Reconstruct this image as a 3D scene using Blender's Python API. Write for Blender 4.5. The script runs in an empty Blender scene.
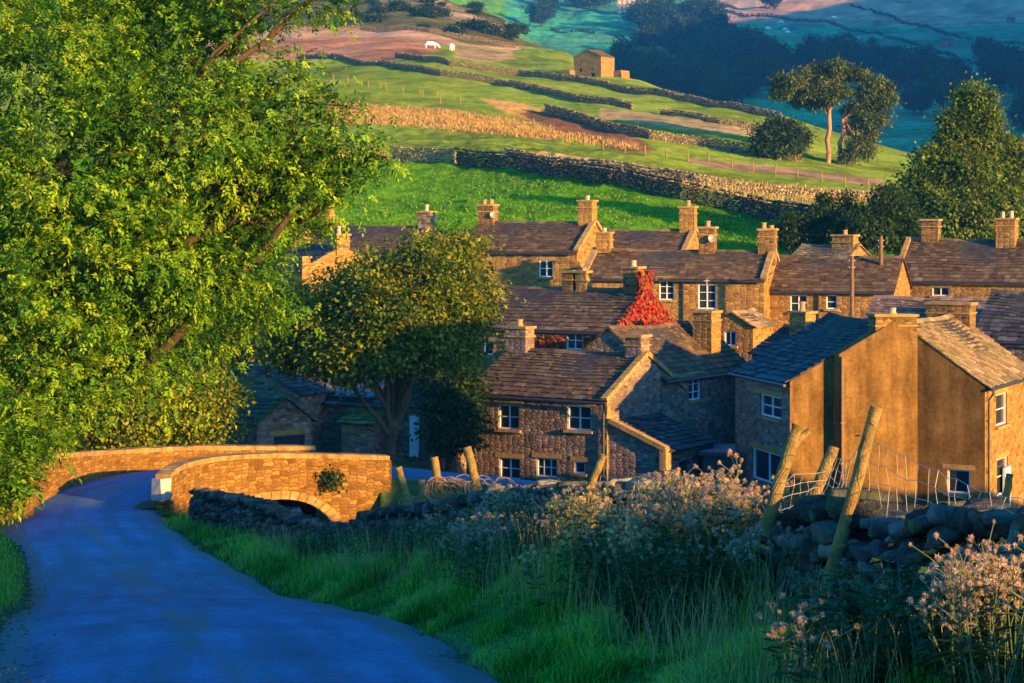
import bpy, math, random
import numpy as np
from mathutils import Vector, Matrix
R = math.radians
F = 2000.0; CX = 512.0; HY = 220.0          # focal length in pixels, principal column, horizon row
rng = np.random.default_rng(7); random.seed(7)
scene = bpy.context.scene
COL = scene.collection
SUN = Vector((0.743 * math.cos(R(10)), -0.669 * math.cos(R(10)), math.sin(R(10)))).normalized()

def P(px, py, d):
    return Vector(((px - CX) * d / F, d, (HY - py) * d / F))
def X(px, d): return (px - CX) * d / F
def Z(py, d): return (HY - py) * d / F

# ------------------------------------------------------------------ noise
_perm = rng.random((256, 256))
def vnoise(x, y):
    x = np.asarray(x, float); y = np.asarray(y, float)
    xi = np.floor(x).astype(int); yi = np.floor(y).astype(int)
    fx = x - xi; fy = y - yi
    fx = fx * fx * (3 - 2 * fx); fy = fy * fy * (3 - 2 * fy)
    a = _perm[xi & 255, yi & 255]; b = _perm[(xi + 1) & 255, yi & 255]
    c = _perm[xi & 255, (yi + 1) & 255]; d = _perm[(xi + 1) & 255, (yi + 1) & 255]
    return (a * (1 - fx) + b * fx) * (1 - fy) + (c * (1 - fx) + d * fx) * fy - 0.5
def fbm(x, y, n=4):
    s = 0; a = 1.0
    for k in range(n):
        s = s + a * vnoise(x * 2 ** k + 17 * k, y * 2 ** k + 31 * k); a *= 0.5
    return s
def sstep(a, b, x):
    t = np.clip((x - a) / (b - a), 0, 1); return t * t * (3 - 2 * t)

# ------------------------------------------------------------------ terrain
_zy = np.array([-60, 0, 11, 17, 21, 35, 47, 57, 62, 66, 90])
_zz = np.array([4.5, -1.7, -3.15, -3.94, -4.4, -6.6, -8.0, -8.72, -8.95, -8.85, -9.0])
def zroad(y): return np.interp(y, _zy, _zz)
_ry = np.array([-60, 0, 11, 17, 21, 27, 35, 47, 57, 62, 70])
_rR = np.array([14, 3.2, 0.8, -0.23, -0.86, -2.2, -4.06, -7.0, -10.0, -11.2, -12.0])
_rL = np.array([7, -1.2, -3.2, -4.5, -5.45, -6.9, -8.5, -11.4, -14.3, -15.6, -17.5])
def xR(y): return np.interp(y, _ry, _rR)
def xL(y): return np.interp(y, _ry, _rL)
_wy = np.array([-60, 0, 8, 11, 13, 16, 22, 27, 35, 45, 52, 60, 70])
_wx = np.array([19, 5.4, 3.75, 3.5, 3.3, 2.55, 1.5, 0.62, -1.1, -3.9, -6.6, -9.4, -10.5])
def xW(y): return np.interp(y, _wy, _wx)
def bank(y): return np.interp(y, [0, 11, 16.2, 17.2, 22, 30, 38, 45, 55, 62], [.6, .6, .55, .86, .9, .8, .5, .2, .05, 0])
def ridge(y): return np.interp(y, [-60, -22, -15.2, -13.6, -11.6, -8.4, -6.5, -5.2, -2.7, -1.1, .8, 18, 22, 27, 34, 50, 71, 110], [10, 6.2, 4.4, 3.7, 4.1, 4.3, 2.7, 2.0, 2.0, 2.7, 3.3, 2.0, 1.6, .3, -1.6, -3.4, -8, -9])  # unseen ridge on the right shaped to shade the foreground, dips let sun in
def zvis(y): return np.interp(y, [0, 15, 20, 30, 50, 65, 80], [-2.6, -3.1, -3.6, -5.3, -8.6, -11.2, -11.8])

def near_h(x, y):
    zr = zroad(y); r = xR(y); l = xL(y); w = xW(y)
    bk = zr + bank(y)
    xv = np.maximum(w + 4.5, 0.256 * y)
    xs = [l - 60, l - 9, l - 1.6, l - 0.1, l, r, r + 0.1, r + 0.7, w - 0.6, w + 0.7, xv, np.maximum(xv + 8, 30 + 0 * y), 60 + 0 * y, 400 + 0 * y]
    zs = [zr - 0.3, zr + 0.05, zr + 0.28, zr + 0.02, zr - 0.08, zr - 0.08, zr + 0.02, zr + 0.22, bk, bk - .1, zvis(y), ridge(y), ridge(y) + .3, ridge(y) + .5]
    out = np.full_like(x, 0.0); done = np.zeros(x.shape, bool)
    out = np.where(x <= xs[0], zs[0], out); done |= x <= xs[0]
    for i in range(len(xs) - 1):
        m = (~done) & (x <= xs[i + 1])
        t = (x - xs[i]) / np.maximum(xs[i + 1] - xs[i], 1e-6)
        out = np.where(m, zs[i] + (zs[i + 1] - zs[i]) * t, out); done |= m
    return np.where(done, out, zs[-1])

_rows = [
 (50, [(-60,-7.9),(-15,-8.3),(-12.3,-8.25),(-8,-8.3),(-7.2,-8.2),(-6.0,-9.6),(-3,-11),(2,-10),(8,-9.2),(14,-8.5),(30,-3.4),(60,-3.2),(400,-3)]),
 (58, [(-60,-8.2),(-16,-8.6),(-14,-8.8),(-10,-8.85),(-9,-9.2),(-7.5,-11.4),(-2,-10.9),(6,-10.6),(15,-10.1),(30,-5.3),(60,-5),(400,-5)]),
 (64, [(-60,-8.5),(-18,-8.8),(-12,-8.95),(-11.2,-8.95),(-9,-12.2),(-5,-12.2),(-3.6,-10.6),(2,-11),(17,-11.2),(34,-7.2),(60,-7),(400,-7)]),
 (72, [(-60,-8.6),(-18,-9),(-11.5,-9),(-9,-12.2),(-6,-12.2),(-4.6,-9.3),(-1.0,-9.5),(2,-11.5),(20,-12),(36,-9),(60,-9),(400,-9)]),
 (80, [(-60,-9),(-15,-9.5),(-9,-10),(-5,-9.8),(-2.6,-10.2),(0,-11.9),(6,-12.1),(20,-12.1),(40,-10.5),(400,-10)]),
 (90, [(-60,-9),(-15,-10),(-8,-10.2),(-3,-11),(0,-11.9),(10,-12),(25,-11.7),(45,-10),(400,-9)]),
 (105,[(-60,-7),(-20,-8),(0,-8.6),(12,-8.6),(30,-8.6),(50,-8),(400,-7)]),
 (125,[(-60,-5),(0,-5.2),(30,-5.2),(50,-5),(400,-4)]),
]
_ry2 = np.array([r[0] for r in _rows], float)
def mid_h(x, y):
    zs = np.array([np.interp(x, [k[0] for k in r[1]], [k[1] for k in r[1]]) for r in _rows])
    yy = np.clip(y, _ry2[0], _ry2[-1])
    i = np.clip(np.searchsorted(_ry2, yy) - 1, 0, len(_ry2) - 2)
    t = (yy - _ry2[i]) / (_ry2[i + 1] - _ry2[i])
    a = np.take_along_axis(zs, i[None], 0)[0]; b = np.take_along_axis(zs, (i + 1)[None], 0)[0]
    return a + (b - a) * t

FS = [(600,178),(700,152),(800,128),(1000,80),(1300,32),(1600,-5),(2000,-40),(2700,-70)]
_cols = {
 -800:[(125,280),(150,240),(190,192),(230,152),(280,130),(340,95),(400,72),(500,42),(600,20),(800,-10),(1200,-40),(2700,-60)],
 300:[(125,285),(150,240),(190,192),(228,150),(280,130),(340,92),(400,70),(500,42),(600,20),(800,-10),(1200,-40),(2700,-60)],
 430:[(125,290),(150,240),(190,195),(222,160),(270,132),(330,98),(430,58),(480,46),(600,16),(750,-4),(900,-8),(1300,-20),(2700,-70)],
 510:[(125,295),(150,241),(190,186),(214,162),(262,138),(325,102),(430,70),(500,52),(600,30),(700,17),(800,24),(1000,60),(1300,32),(1600,-5),(2000,-40),(2700,-70)],
 585:[(125,300),(150,241),(190,184),(204,172),(260,145),(320,111),(420,79),(450,71),(500,55),(530,54),(600,80),(800,115),(1000,78),(1300,32),(1600,-5),(2000,-40),(2700,-70)],
 630:[(125,302),(150,242),(190,183),(200,178),(255,148),(310,116),(380,93),(430,77),(450,77),(520,110)]+FS,
 760:[(125,305),(150,246),(180,209),(250,166),(290,141),(340,116),(365,108),(380,108),(450,135)]+FS,
 900:[(125,305),(150,250),(168,228),(200,206),(270,176),(320,154),(340,151),(400,165)]+FS,
 1030:[(125,305),(150,255),(170,240),(250,200),(300,183),(320,181),(400,187)]+FS,
 1300:[(125,305),(150,258),(200,235),(300,205),(400,195),(500,188)]+FS,
 2600:[(125,300),(150,262),(200,245),(300,220),(400,210),(500,195)]+FS,
}
_lg = np.linspace(math.log(120), math.log(2700), 500)
_gp = np.linspace(-800, 2600, 341)
def _mkgrid():
    ks = sorted(_cols); prof = []
    for k in ks:
        d = np.array([q[0] for q in _cols[k]], float); z = np.array([(HY - q[1]) * q[0] / F for q in _cols[k]])
        prof.append(np.interp(np.exp(_lg), d, z))
    prof = np.array(prof)
    g = np.array([np.interp(_gp, ks, prof[:, j]) for j in range(len(_lg))]).T
    ker = np.ones(9) / 9
    pad = np.pad(g, ((0, 0), (4, 4)), mode='edge')
    g = np.apply_along_axis(lambda m: np.convolve(m, ker, 'valid'), 1, pad)
    pad = np.pad(g, ((3, 3), (0, 0)), mode='edge'); ker = np.ones(7) / 7
    return np.apply_along_axis(lambda m: np.convolve(m, ker, 'valid'), 0, pad)
_G = _mkgrid()
def far_h(x, y):
    yy = np.maximum(y, 121.0)
    u = np.clip((CX + F * x / yy + 800) / 10.0, 0, 339.999)
    v = np.clip((np.log(yy) - _lg[0]) / (_lg[1] - _lg[0]), 0, 498.999)
    i = u.astype(int); j = v.astype(int); fu = u - i; fv = v - j
    g = _G
    return (g[i, j] * (1 - fu) + g[i + 1, j] * fu) * (1 - fv) + (g[i, j + 1] * (1 - fu) + g[i + 1, j + 1] * fu) * fv

def H(x, y):
    x = np.atleast_1d(np.asarray(x, float)); y = np.atleast_1d(np.asarray(y, float))
    x, y = np.broadcast_arrays(x, y); x = x.copy(); y = y.copy()
    n = near_h(x, np.minimum(y, 70)); m = mid_h(x, y); f = far_h(x, y)
    a = sstep(50, 60, y); b = sstep(112, 145, y)
    h = n * (1 - a) + m * a
    h = h * (1 - b) + f * b
    # unseen hill to the right, shaped to keep the far dale in shade
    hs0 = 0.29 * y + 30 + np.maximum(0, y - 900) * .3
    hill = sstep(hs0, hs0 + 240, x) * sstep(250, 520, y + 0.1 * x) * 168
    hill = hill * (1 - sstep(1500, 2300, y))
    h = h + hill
    h = h + 7.0 * np.exp(-((x - 31) / 7.5) ** 2) * sstep(40, 44.5, y) * (1 - sstep(50.5, 55, y))  # unseen knoll added on the right to shade the sheds by the bridge
    rough = fbm(x * .07, y * .07) * np.interp(y, [0, 70, 140, 300, 900, 2000], [.06, .12, .35, .9, 2.5, 4])
    rough = rough + fbm(x * .8, y * .45 + 7, 4) * .32 * sstep(135, 150, y) * (1 - sstep(230, 420, y))
    inroad = (x > xL(y) - .8) & (x < xR(y) + .8) & (y < 66)
    return h + np.where(inroad, 0, rough)
def h1(x, y): return float(H(x, y)[0])
def hit(px, py, d0=100.0, d1=2600.0):
    d = np.exp(np.linspace(math.log(d0), math.log(d1), 6000))
    z = H((px - CX) * d / F, d); row = HY - F * z / d
    k = np.nonzero(row <= py)[0]
    k = int(k[0]) if len(k) else len(d) - 1
    return Vector(((px - CX) * d[k] / F, d[k], z[k]))

# ------------------------------------------------------------------ scene bookkeeping
def tag(o, label=None, cat=None, group=None, kind=None):
    if label: o['label'] = label
    if cat: o['category'] = cat
    if group: o['group'] = group
    if kind: o['kind'] = kind
    return o
def thing(name, label, cat, loc=(0, 0, 0), rz=0.0, group=None):
    o = bpy.data.objects.new(name, None); COL.objects.link(o)
    o.location = loc; o.rotation_euler = (0, 0, rz); o.empty_display_size = .3
    return tag(o, label, cat, group)
def copy_tree(o, parent=None):
    c = o.copy(); COL.objects.link(c)
    if parent is not None: c.parent = parent
    for ch in list(o.children): copy_tree(ch, c)
    return c

def np_mesh(name, V, Q, mat, col=None, uv=None, parent=None, smooth=False, tri=False):
    """V (n,3), Q (m,k) index array; col (n,3) point colours; uv (m*k,2)"""
    me = bpy.data.meshes.new(name)
    V = np.ascontiguousarray(V, dtype=np.float32); Q = np.ascontiguousarray(Q, dtype=np.int32)
    k = Q.shape[1]
    me.vertices.add(len(V)); me.vertices.foreach_set('co', V.ravel())
    me.loops.add(Q.size); me.loops.foreach_set('vertex_index', Q.ravel())
    me.polygons.add(len(Q)); me.polygons.foreach_set('loop_start', np.arange(0, Q.size, k, dtype=np.int32))
    try: me.polygons.foreach_set('loop_total', np.full(len(Q), k, dtype=np.int32))
    except Exception: pass
    if smooth: me.polygons.foreach_set('use_smooth', np.ones(len(Q), bool))
    if uv is not None:
        l = me.uv_layers.new(name='UVMap'); l.data.foreach_set('uv', np.asarray(uv, np.float32).ravel())
    if col is not None:
        a = me.color_attributes.new('Col', 'FLOAT_COLOR', 'POINT')
        c = np.ones((len(V), 4), np.float32); c[:, :3] = col; a.data.foreach_set('color', c.ravel())
    me.update(calc_edges=True); me.validate()
    if mat: me.materials.append(mat)
    o = bpy.data.objects.new(name, me); COL.objects.link(o)
    if parent is not None: o.parent = parent
    return o

class MB:
    def __init__(s): s.v = []; s.f = []; s.uv = []; s.c = []
    def poly(s, pts, uv=None, col=(1, 1, 1)):
        n = len(s.v); s.v += [tuple(p) for p in pts]; s.f.append(tuple(range(n, n + len(pts))))
        s.uv += list(uv) if uv else [(0, 0)] * len(pts); s.c += [col] * len(pts)
    def quad(s, a, b, c, d, col=(1, 1, 1), off=(0, 0)):
        a, b, c, d = map(Vector, (a, b, c, d)); w = (b - a).length; h = (d - a).length
        s.poly((a, b, c, d), [(off[0], off[1]), (off[0] + w, off[1]), (off[0] + w, off[1] + h), (off[0], off[1] + h)], col)
    def box(s, c, size, M=None, col=(1, 1, 1), jit=0.0, off=None):
        x, y, z = size[0] / 2, size[1] / 2, size[2] / 2; c = Vector(c)
        p = [Vector((sx * x, sy * y, sz * z)) for sz in (-1, 1) for sy in (-1, 1) for sx in (-1, 1)]
        if jit: p = [q + Vector((random.uniform(-jit, jit), random.uniform(-jit, jit), random.uniform(-jit, jit))) for q in p]
        if M is not None: p = [M @ q for q in p]
        p = [q + c for q in p]
        of = off or (random.random() * 5, random.random() * 5)
        for i in ((0, 1, 5, 4), (1, 3, 7, 5), (3, 2, 6, 7), (2, 0, 4, 6), (4, 5, 7, 6), (2, 3, 1, 0)):
            s.quad(*[p[k] for k in i], col=col, off=of)
    def bar(s, a, b, w, h, col=(1, 1, 1), up=(0, 0, 1)):
        a, b = Vector(a), Vector(b); d = b - a; L = d.length; d = d / L
        u = Vector(up); sd = d.cross(u)
        if sd.length < 1e-4: sd = d.cross(Vector((1, 0, 0)))
        sd.normalize(); u = sd.cross(d)
        M = Matrix((d, sd, u)).transposed()
        s.box((a + b) / 2, (L, w, h), M, col)
    def tube(s, pts, rad, n=8, col=(1, 1, 1), cap=True, closed=False):
        pts = [Vector(p) for p in pts]; m = len(pts)
        if not hasattr(rad, '__len__'): rad = [rad] * m
        base = len(s.v); ref = Vector((0.31, 0.17, 0.93)); dist = 0
        rings = []
        for i, p in enumerate(pts):
            d = (pts[min(i + 1, m - 1)] - pts[max(i - 1, 0)])
            if d.length < 1e-6: d = Vector((0, 0, 1))
            d.normalize(); a = d.cross(ref)
            if a.length < 1e-3: a = d.cross(Vector((1, 0, 0)))
            a.normalize(); b = d.cross(a)
            rings.append([p + (a * math.cos(2 * math.pi * k / n) + b * math.sin(2 * math.pi * k / n)) * rad[i] for k in range(n)])
        for i in range(m): s.v += [tuple(q) for q in rings[i]]; s.c += [col] * n
        # faces share vertices here; uv are per loop
        for i in range(m - 1):
            L = (pts[i + 1] - pts[i]).length; cir = 2 * math.pi * rad[i]
            for k in range(n):
                k2 = (k + 1) % n
                s.f.append((base + i * n + k, base + i * n + k2, base + (i + 1) * n + k2, base + (i + 1) * n + k))
                s.uv += [(k / n * cir, dist), ((k + 1) / n * cir, dist), ((k + 1) / n * cir, dist + L), (k / n * cir, dist + L)]
            dist += L
        if cap:
            for i, rev in ((0, True), (m - 1, False)):
                ids = [base + i * n + k for k in range(n)]
                s.f.append(tuple(reversed(ids)) if rev else tuple(ids)); s.uv += [(0, 0)] * n
    def build(s, name, mat, parent=None, smooth=False):
        me = bpy.data.meshes.new(name); me.from_pydata(s.v, [], s.f)
        l = me.uv_layers.new(name='UVMap'); l.data.foreach_set('uv', np.array(s.uv, np.float32).ravel())
        a = me.color_attributes.new('Col', 'FLOAT_COLOR', 'POINT')
        c = np.ones((len(s.v), 4), np.float32); c[:, :3] = np.array(s.c, np.float32); a.data.foreach_set('color', c.ravel())
        if smooth: me.polygons.foreach_set('use_smooth', np.ones(len(me.polygons), bool))
        me.materials.append(mat); me.update()
        o = bpy.data.objects.new(name, me); COL.objects.link(o)
        if parent is not None: o.parent = parent
        return o

# ------------------------------------------------------------------ materials
def mat_new(name):
    m = bpy.data.materials.new(name); m.use_nodes = True
    nt = m.node_tree; nt.nodes.clear()
    out = nt.nodes.new('ShaderNodeOutputMaterial'); b = nt.nodes.new('ShaderNodeBsdfPrincipled')
    nt.links.new(b.outputs[0], out.inputs[0])
    b.inputs['Roughness'].default_value = .85; b.inputs['Specular IOR Level'].default_value = .04
    return m, nt, b, out
def N(nt, t, **kw):
    n = nt.nodes.new(t)
    for k, v in kw.items():
        if k.startswith('i_'): n.inputs[k[2:].replace('_', ' ')].default_value = v
        else: setattr(n, k, v)
    return n
def mixc(nt, a, b, fac, mode='MIX'):
    n = nt.nodes.new('ShaderNodeMix'); n.data_type = 'RGBA'; n.blend_type = mode
    for s, v in ((6, a), (7, b), (0, fac)):
        if hasattr(v, 'default_value') or hasattr(v, 'is_linked'): nt.links.new(v, n.inputs[s])
        else: n.inputs[s].default_value = (v if s == 0 else tuple(v) + (1,))
    return n.outputs[2]
def ramp(nt, src, stops):
    r = nt.nodes.new('ShaderNodeValToRGB'); e = r.color_ramp.elements
    while len(e) < len(stops): e.new(0.5)
    for i, (p, c) in enumerate(stops): e[i].position = p; e[i].color = tuple(c) + (1,)
    nt.links.new(src, r.inputs[0]); return r.outputs[0]
def bump(nt, b, h, strength, dist):
    n = nt.nodes.new('ShaderNodeBump'); n.inputs['Strength'].default_value = strength; n.inputs['Distance'].default_value = dist
    nt.links.new(h, n.inputs['Height']); nt.links.new(n.outputs[0], b.inputs['Normal']); return n

def stone_mat(name, cols, mortar, sx=.31, sy=.125, dist=.05, rough_amt=.75, stain=(.06, .05, .04), stain_amt=.55):
    """coursed rubble: stretched cells in wall metres"""
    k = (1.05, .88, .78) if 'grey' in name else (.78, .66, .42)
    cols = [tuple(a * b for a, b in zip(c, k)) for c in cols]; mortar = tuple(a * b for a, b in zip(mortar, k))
    m, nt, b, out = mat_new(name); L = nt.links.new
    uv = N(nt, 'ShaderNodeUVMap'); nz = N(nt, 'ShaderNodeTexNoise', i_Scale=2.2, i_Detail=2.0)
    L(uv.outputs[0], nz.inputs['Vector'])
    sub = N(nt, 'ShaderNodeVectorMath', operation='SUBTRACT'); L(nz.outputs['Color'], sub.inputs[0]); sub.inputs[1].default_value = (.5, .5, .5)
    sc = N(nt, 'ShaderNodeVectorMath', operation='SCALE'); L(sub.outputs[0], sc.inputs[0]); sc.inputs['Scale'].default_value = .22
    ad = N(nt, 'ShaderNodeVectorMath', operation='ADD'); L(uv.outputs[0], ad.inputs[0]); L(sc.outputs[0], ad.inputs[1])
    mp = N(nt, 'ShaderNodeMapping'); mp.inputs['Scale'].default_value = (1 / sx, 1 / sy, 1); L(ad.outputs[0], mp.inputs[0])
    v1 = N(nt, 'ShaderNodeTexVoronoi', voronoi_dimensions='2D', i_Scale=1.0, i_Randomness=.55); L(mp.outputs[0], v1.inputs['Vector'])
    v2 = N(nt, 'ShaderNodeTexVoronoi', voronoi_dimensions='2D', feature='DISTANCE_TO_EDGE', i_Scale=1.0, i_Randomness=.55); L(mp.outputs[0], v2.inputs['Vector'])
    sep = N(nt, 'ShaderNodeSeparateColor'); L(v1.outputs['Color'], sep.inputs[0])
    n = len(cols); c = ramp(nt, sep.outputs[0], [(i / (n - 1), k) for i, k in enumerate(cols)])
    fine = N(nt, 'ShaderNodeTexNoise', i_Scale=14.0, i_Detail=5.0, i_Roughness=.65); L(uv.outputs[0], fine.inputs['Vector'])
    f2 = ramp(nt, fine.outputs[0], [(.3, (.35, .35, .35)), (.7, (1.4, 1.4, 1.4))])
    c = mixc(nt, c, f2, .8, 'MULTIPLY')
    big = N(nt, 'ShaderNodeTexNoise', i_Scale=.55, i_Detail=4.0, i_Roughness=.6); L(uv.outputs[0], big.inputs['Vector'])
    st = ramp(nt, big.outputs[0], [(.42, (0, 0, 0)), (.68, (1, 1, 1))])
    sm = N(nt, 'ShaderNodeMath', operation='MULTIPLY'); L(st, sm.inputs[0]); sm.inputs[1].default_value = stain_amt
    c = mixc(nt, c, stain, sm.outputs[0])
    mort = ramp(nt, v2.outputs['Distance'], [(dist * .6, (1, 1, 1)), (dist * 2, (0, 0, 0))])
    c = mixc(nt, c, mortar, mort)
    L(c, b.inputs['Base Color'])
    hh = ramp(nt, v2.outputs['Distance'], [(0, (0, 0, 0)), (.22, (.8, .8, .8)), (.5, (1, 1, 1))])
    h = mixc(nt, hh, sep.outputs[1], .35); h = mixc(nt, h, fine.outputs[0], .3)
    bump(nt, b, h, rough_amt, .06)
    b.inputs['Roughness'].default_value = .92
    return m

def col_mat(name, base=(1, 1, 1), nscale=6.0, var=.5, bscale=30.0, bstr=.3, bdist=.02, rough=.85, coords='OBJ', spec=.05, tint=None, tscale=1.2, tamt=.6):
    """vertex colour x base x noise; tint adds patches of another colour (lichen, moss)"""
    m, nt, b, out = mat_new(name); L = nt.links.new
    at = N(nt, 'ShaderNodeAttribute', attribute_name='Col')
    if coords == 'UV': src = N(nt, 'ShaderNodeUVMap').outputs[0]
    else: src = N(nt, 'ShaderNodeTexCoord').outputs['Object']
    n1 = N(nt, 'ShaderNodeTexNoise', i_Scale=nscale, i_Detail=5.0, i_Roughness=.65); L(src, n1.inputs['Vector'])
    r1 = ramp(nt, n1.outputs[0], [(.3, (1 - var,) * 3), (.72, (1 + var * .6,) * 3)])
    c = mixc(nt, at.outputs['Color'], base, 1.0, 'MULTIPLY')
    c = mixc(nt, c, r1, 1.0, 'MULTIPLY')
    if tint:
        n2 = N(nt, 'ShaderNodeTexNoise', i_Scale=tscale, i_Detail=6.0, i_Roughness=.7); L(src, n2.inputs['Vector'])
        r2 = ramp(nt, n2.outputs[0], [(.5, (0, 0, 0)), (.66, (tamt,) * 3)])
        c = mixc(nt, c, tint, r2)
    L(c, b.inputs['Base Color'])
    n3 = N(nt, 'ShaderNodeTexNoise', i_Scale=bscale, i_Detail=4.0, i_Roughness=.6); L(src, n3.inputs['Vector'])
    bump(nt, b, n3.outputs[0], bstr, bdist)
    b.inputs['Roughness'].default_value = rough; b.inputs['Specular IOR Level'].default_value = spec
    return m

def leaf_mat(name, trans=.35, rough=.5, spec=.12):
    m, nt, b, out = mat_new(name); L = nt.links.new
    at = N(nt, 'ShaderNodeAttribute', attribute_name='Col')
    L(at.outputs['Color'], b.inputs['Base Color']); b.inputs['Roughness'].default_value = rough; b.inputs['Specular IOR Level'].default_value = spec
    t = N(nt, 'ShaderNodeBsdfTranslucent'); c = mixc(nt, at.outputs['Color'], (1.3, 1.25, .5), 1.0, 'MULTIPLY'); L(c, t.inputs[0])
    mx = N(nt, 'ShaderNodeMixShader'); mx.inputs[0].default_value = trans
    L(b.outputs[0], mx.inputs[1]); L(t.outputs[0], mx.inputs[2]); L(mx.outputs[0], out.inputs[0])
    return m
# ------------------------------------------------------------------ road centre line (shared by ground and road sheet)
def catmull(pts, n):
    pts = np.array(pts, float); out = []
    p = np.vstack([2 * pts[0] - pts[1], pts, 2 * pts[-1] - pts[-2]])
    for i in range(1, len(p) - 2):
        for t in np.linspace(0, 1, n, endpoint=False):
            out.append(.5 * ((2 * p[i]) + (-p[i - 1] + p[i + 1]) * t + (2 * p[i - 1] - 5 * p[i] + 4 * p[i + 1] - p[i + 2]) * t * t + (-p[i - 1] + 3 * p[i] - 3 * p[i + 1] + p[i + 2]) * t ** 3))
    out.append(pts[-1]); return np.array(out)
_c = [((xL(y) + xR(y)) / 2, y, zroad(y), (xR(y) - xL(y)) / 2 * .97) for y in (-20, -8, 0, 6, 12, 17, 22, 28, 35, 42, 48, 54, 58)]
_c += [(-13.1, 61.5, -8.86, 2.15), (-12.9, 64.6, -8.8, 2.2), (-11.3, 67.6, -8.68, 2.15), (-8.2, 69.2, -8.6, 2.05), (-5, 70.2, -8.75, 2.05), (-2, 72, -9.2, 2.1), (1.2, 75, -9.9, 2.1), (4.5, 78.5, -10.8, 2.1), (9, 83, -11.5, 2.1)]
ROAD = catmull(_c, 10)
_H0 = H
def H(x, y):
    x = np.atleast_1d(np.asarray(x, float)); y = np.atleast_1d(np.asarray(y, float))
    x, y = np.broadcast_arrays(x, y); h = _H0(x, y)
    near = (y > 52) & (y < 88) & (x > -22) & (x < 14)
    if near.any():
        xs, ys = x[near], y[near]
        d = np.full(xs.shape, 99.0); z = np.zeros(xs.shape)
        for p in ROAD[::2]:
            q = np.hypot(xs - p[0], ys - p[1]); m = q < d; d = np.where(m, q, d); z = np.where(m, p[2], z)
        w = 1 - sstep(2.3, 4.5, d)
        chan = ((xs > -10.9) & (xs < -4.5) & (ys > 61)).astype(float)
        hh = h[near]
        hh = hh * (1 - w) + (z - .1) * w * (1 - chan) + np.minimum(hh, z - .1) * w * chan
        h = h.copy(); h[near] = hh
    return h

# ------------------------------------------------------------------ shared materials
M = {}
warm = [(.10, .06, .03), (.23, .14, .065), (.38, .25, .115), (.17, .105, .052), (.30, .19, .09)]
M['stone'] = stone_mat('rubble_stone', warm, (.19, .14, .09))
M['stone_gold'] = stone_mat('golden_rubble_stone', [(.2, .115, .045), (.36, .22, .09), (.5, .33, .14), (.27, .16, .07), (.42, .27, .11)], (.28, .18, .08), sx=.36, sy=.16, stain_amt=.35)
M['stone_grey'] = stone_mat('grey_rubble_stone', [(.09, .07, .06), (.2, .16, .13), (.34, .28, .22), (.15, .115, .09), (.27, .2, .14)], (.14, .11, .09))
def render_mat(name, base):
    """weathered roughcast: rain streaks, damp patches, pitted surface"""
    m, nt, b, out = mat_new(name); L = nt.links.new; uv = N(nt, 'ShaderNodeUVMap').outputs[0]
    def noise(scale, detail, sx=1, sy=1, rough=.6):
        mp = N(nt, 'ShaderNodeMapping'); mp.inputs['Scale'].default_value = (sx, sy, 1); L(uv, mp.inputs[0])
        n = N(nt, 'ShaderNodeTexNoise', i_Scale=scale, i_Detail=detail, i_Roughness=rough); L(mp.outputs[0], n.inputs['Vector']); return n.outputs[0]
    big, streak, fine, grit = noise(.8, 6, rough=.7), noise(1.6, 5, 1, .16, .65), noise(7, 6, rough=.75), noise(34, 3)
    c = mixc(nt, base, ramp(nt, big, [(.3, (.55, .5, .45)), (.7, (1.25, 1.22, 1.2))]), 1, 'MULTIPLY')
    c = mixc(nt, c, ramp(nt, streak, [(.35, (.5, .47, .42)), (.6, (1.12, 1.1, 1.1))]), .85, 'MULTIPLY')
    c = mixc(nt, c, ramp(nt, fine, [(.3, (.6, .6, .6)), (.7, (1.3, 1.3, 1.3))]), .8, 'MULTIPLY')
    L(c, b.inputs['Base Color']); b.inputs['Roughness'].default_value = .95
    bump(nt, b, mixc(nt, fine, grit, .5), .7, .03); return m
M['render'] = render_mat('rough_render', (.18, .104, .03))
M['roof'] = col_mat('stone_slates', (1, 1, 1), 3.0, .45, 22, .5, .02, .8, 'OBJ', tint=(.1, .085, .03), tscale=1.3, tamt=.5)
M['roof_moss'] = col_mat('mossy_stone_slates', (1, 1, 1), 3.0, .45, 22, .5, .02, .85, 'OBJ', tint=(.13, .13, .02), tscale=.7, tamt=.75)
M['dressed'] = col_mat('dressed_stone', (.34, .2, .065), 4, .4, 25, .4, .02, .9, 'OBJ', tint=(.09, .08, .05), tscale=2.5)
M['pot'] = col_mat('clay_pot', (.42, .2, .09), 8, .35, 30, .2, .01, .8)
M['pot_pale'] = col_mat('pale_pot', (.42, .3, .17), 8, .3, 30, .2, .01, .8)
M['white'] = col_mat('white_paint', (.6, .6, .6), 9, .12, 40, .1, .004, .45, spec=.4)
M['dark_metal'] = col_mat('black_iron', (.03, .03, .033), 9, .3, 40, .1, .004, .5, spec=.4)
M['rust_metal'] = col_mat('weathered_pipe', (.2, .12, .07), 9, .3, 40, .1, .004, .6)
M['green_paint'] = col_mat('dark_green_paint', (.03, .06, .05), 5, .3, 40, .1, .004, .6)
M['wood_post'] = col_mat('weathered_post', (.23, .145, .045), 7, .6, 40, .9, .02, .9, tint=(.09, .1, .03), tscale=6)
M['wood_dark'] = col_mat('creosoted_wood', (.16, .09, .05), 4, .4, 40, .4, .01, .85)
M['bark'] = col_mat('tree_bark', (.07, .048, .028), 3, .5, 12, .8, .05, .95)
M['pine_bark'] = col_mat('pine_bark', (.33, .17, .085), 3, .4, 10, .8, .05, .95)
M['wire'] = col_mat('galvanised_wire', (.3, .25, .18), 5, .2, 40, .1, .002, .45, spec=.5)
M['leaf'] = leaf_mat('leaves'); M['needle'] = leaf_mat('needles', .15, .6)
M['petal'] = leaf_mat('seed_fluff', .45, .8, .1)
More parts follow.
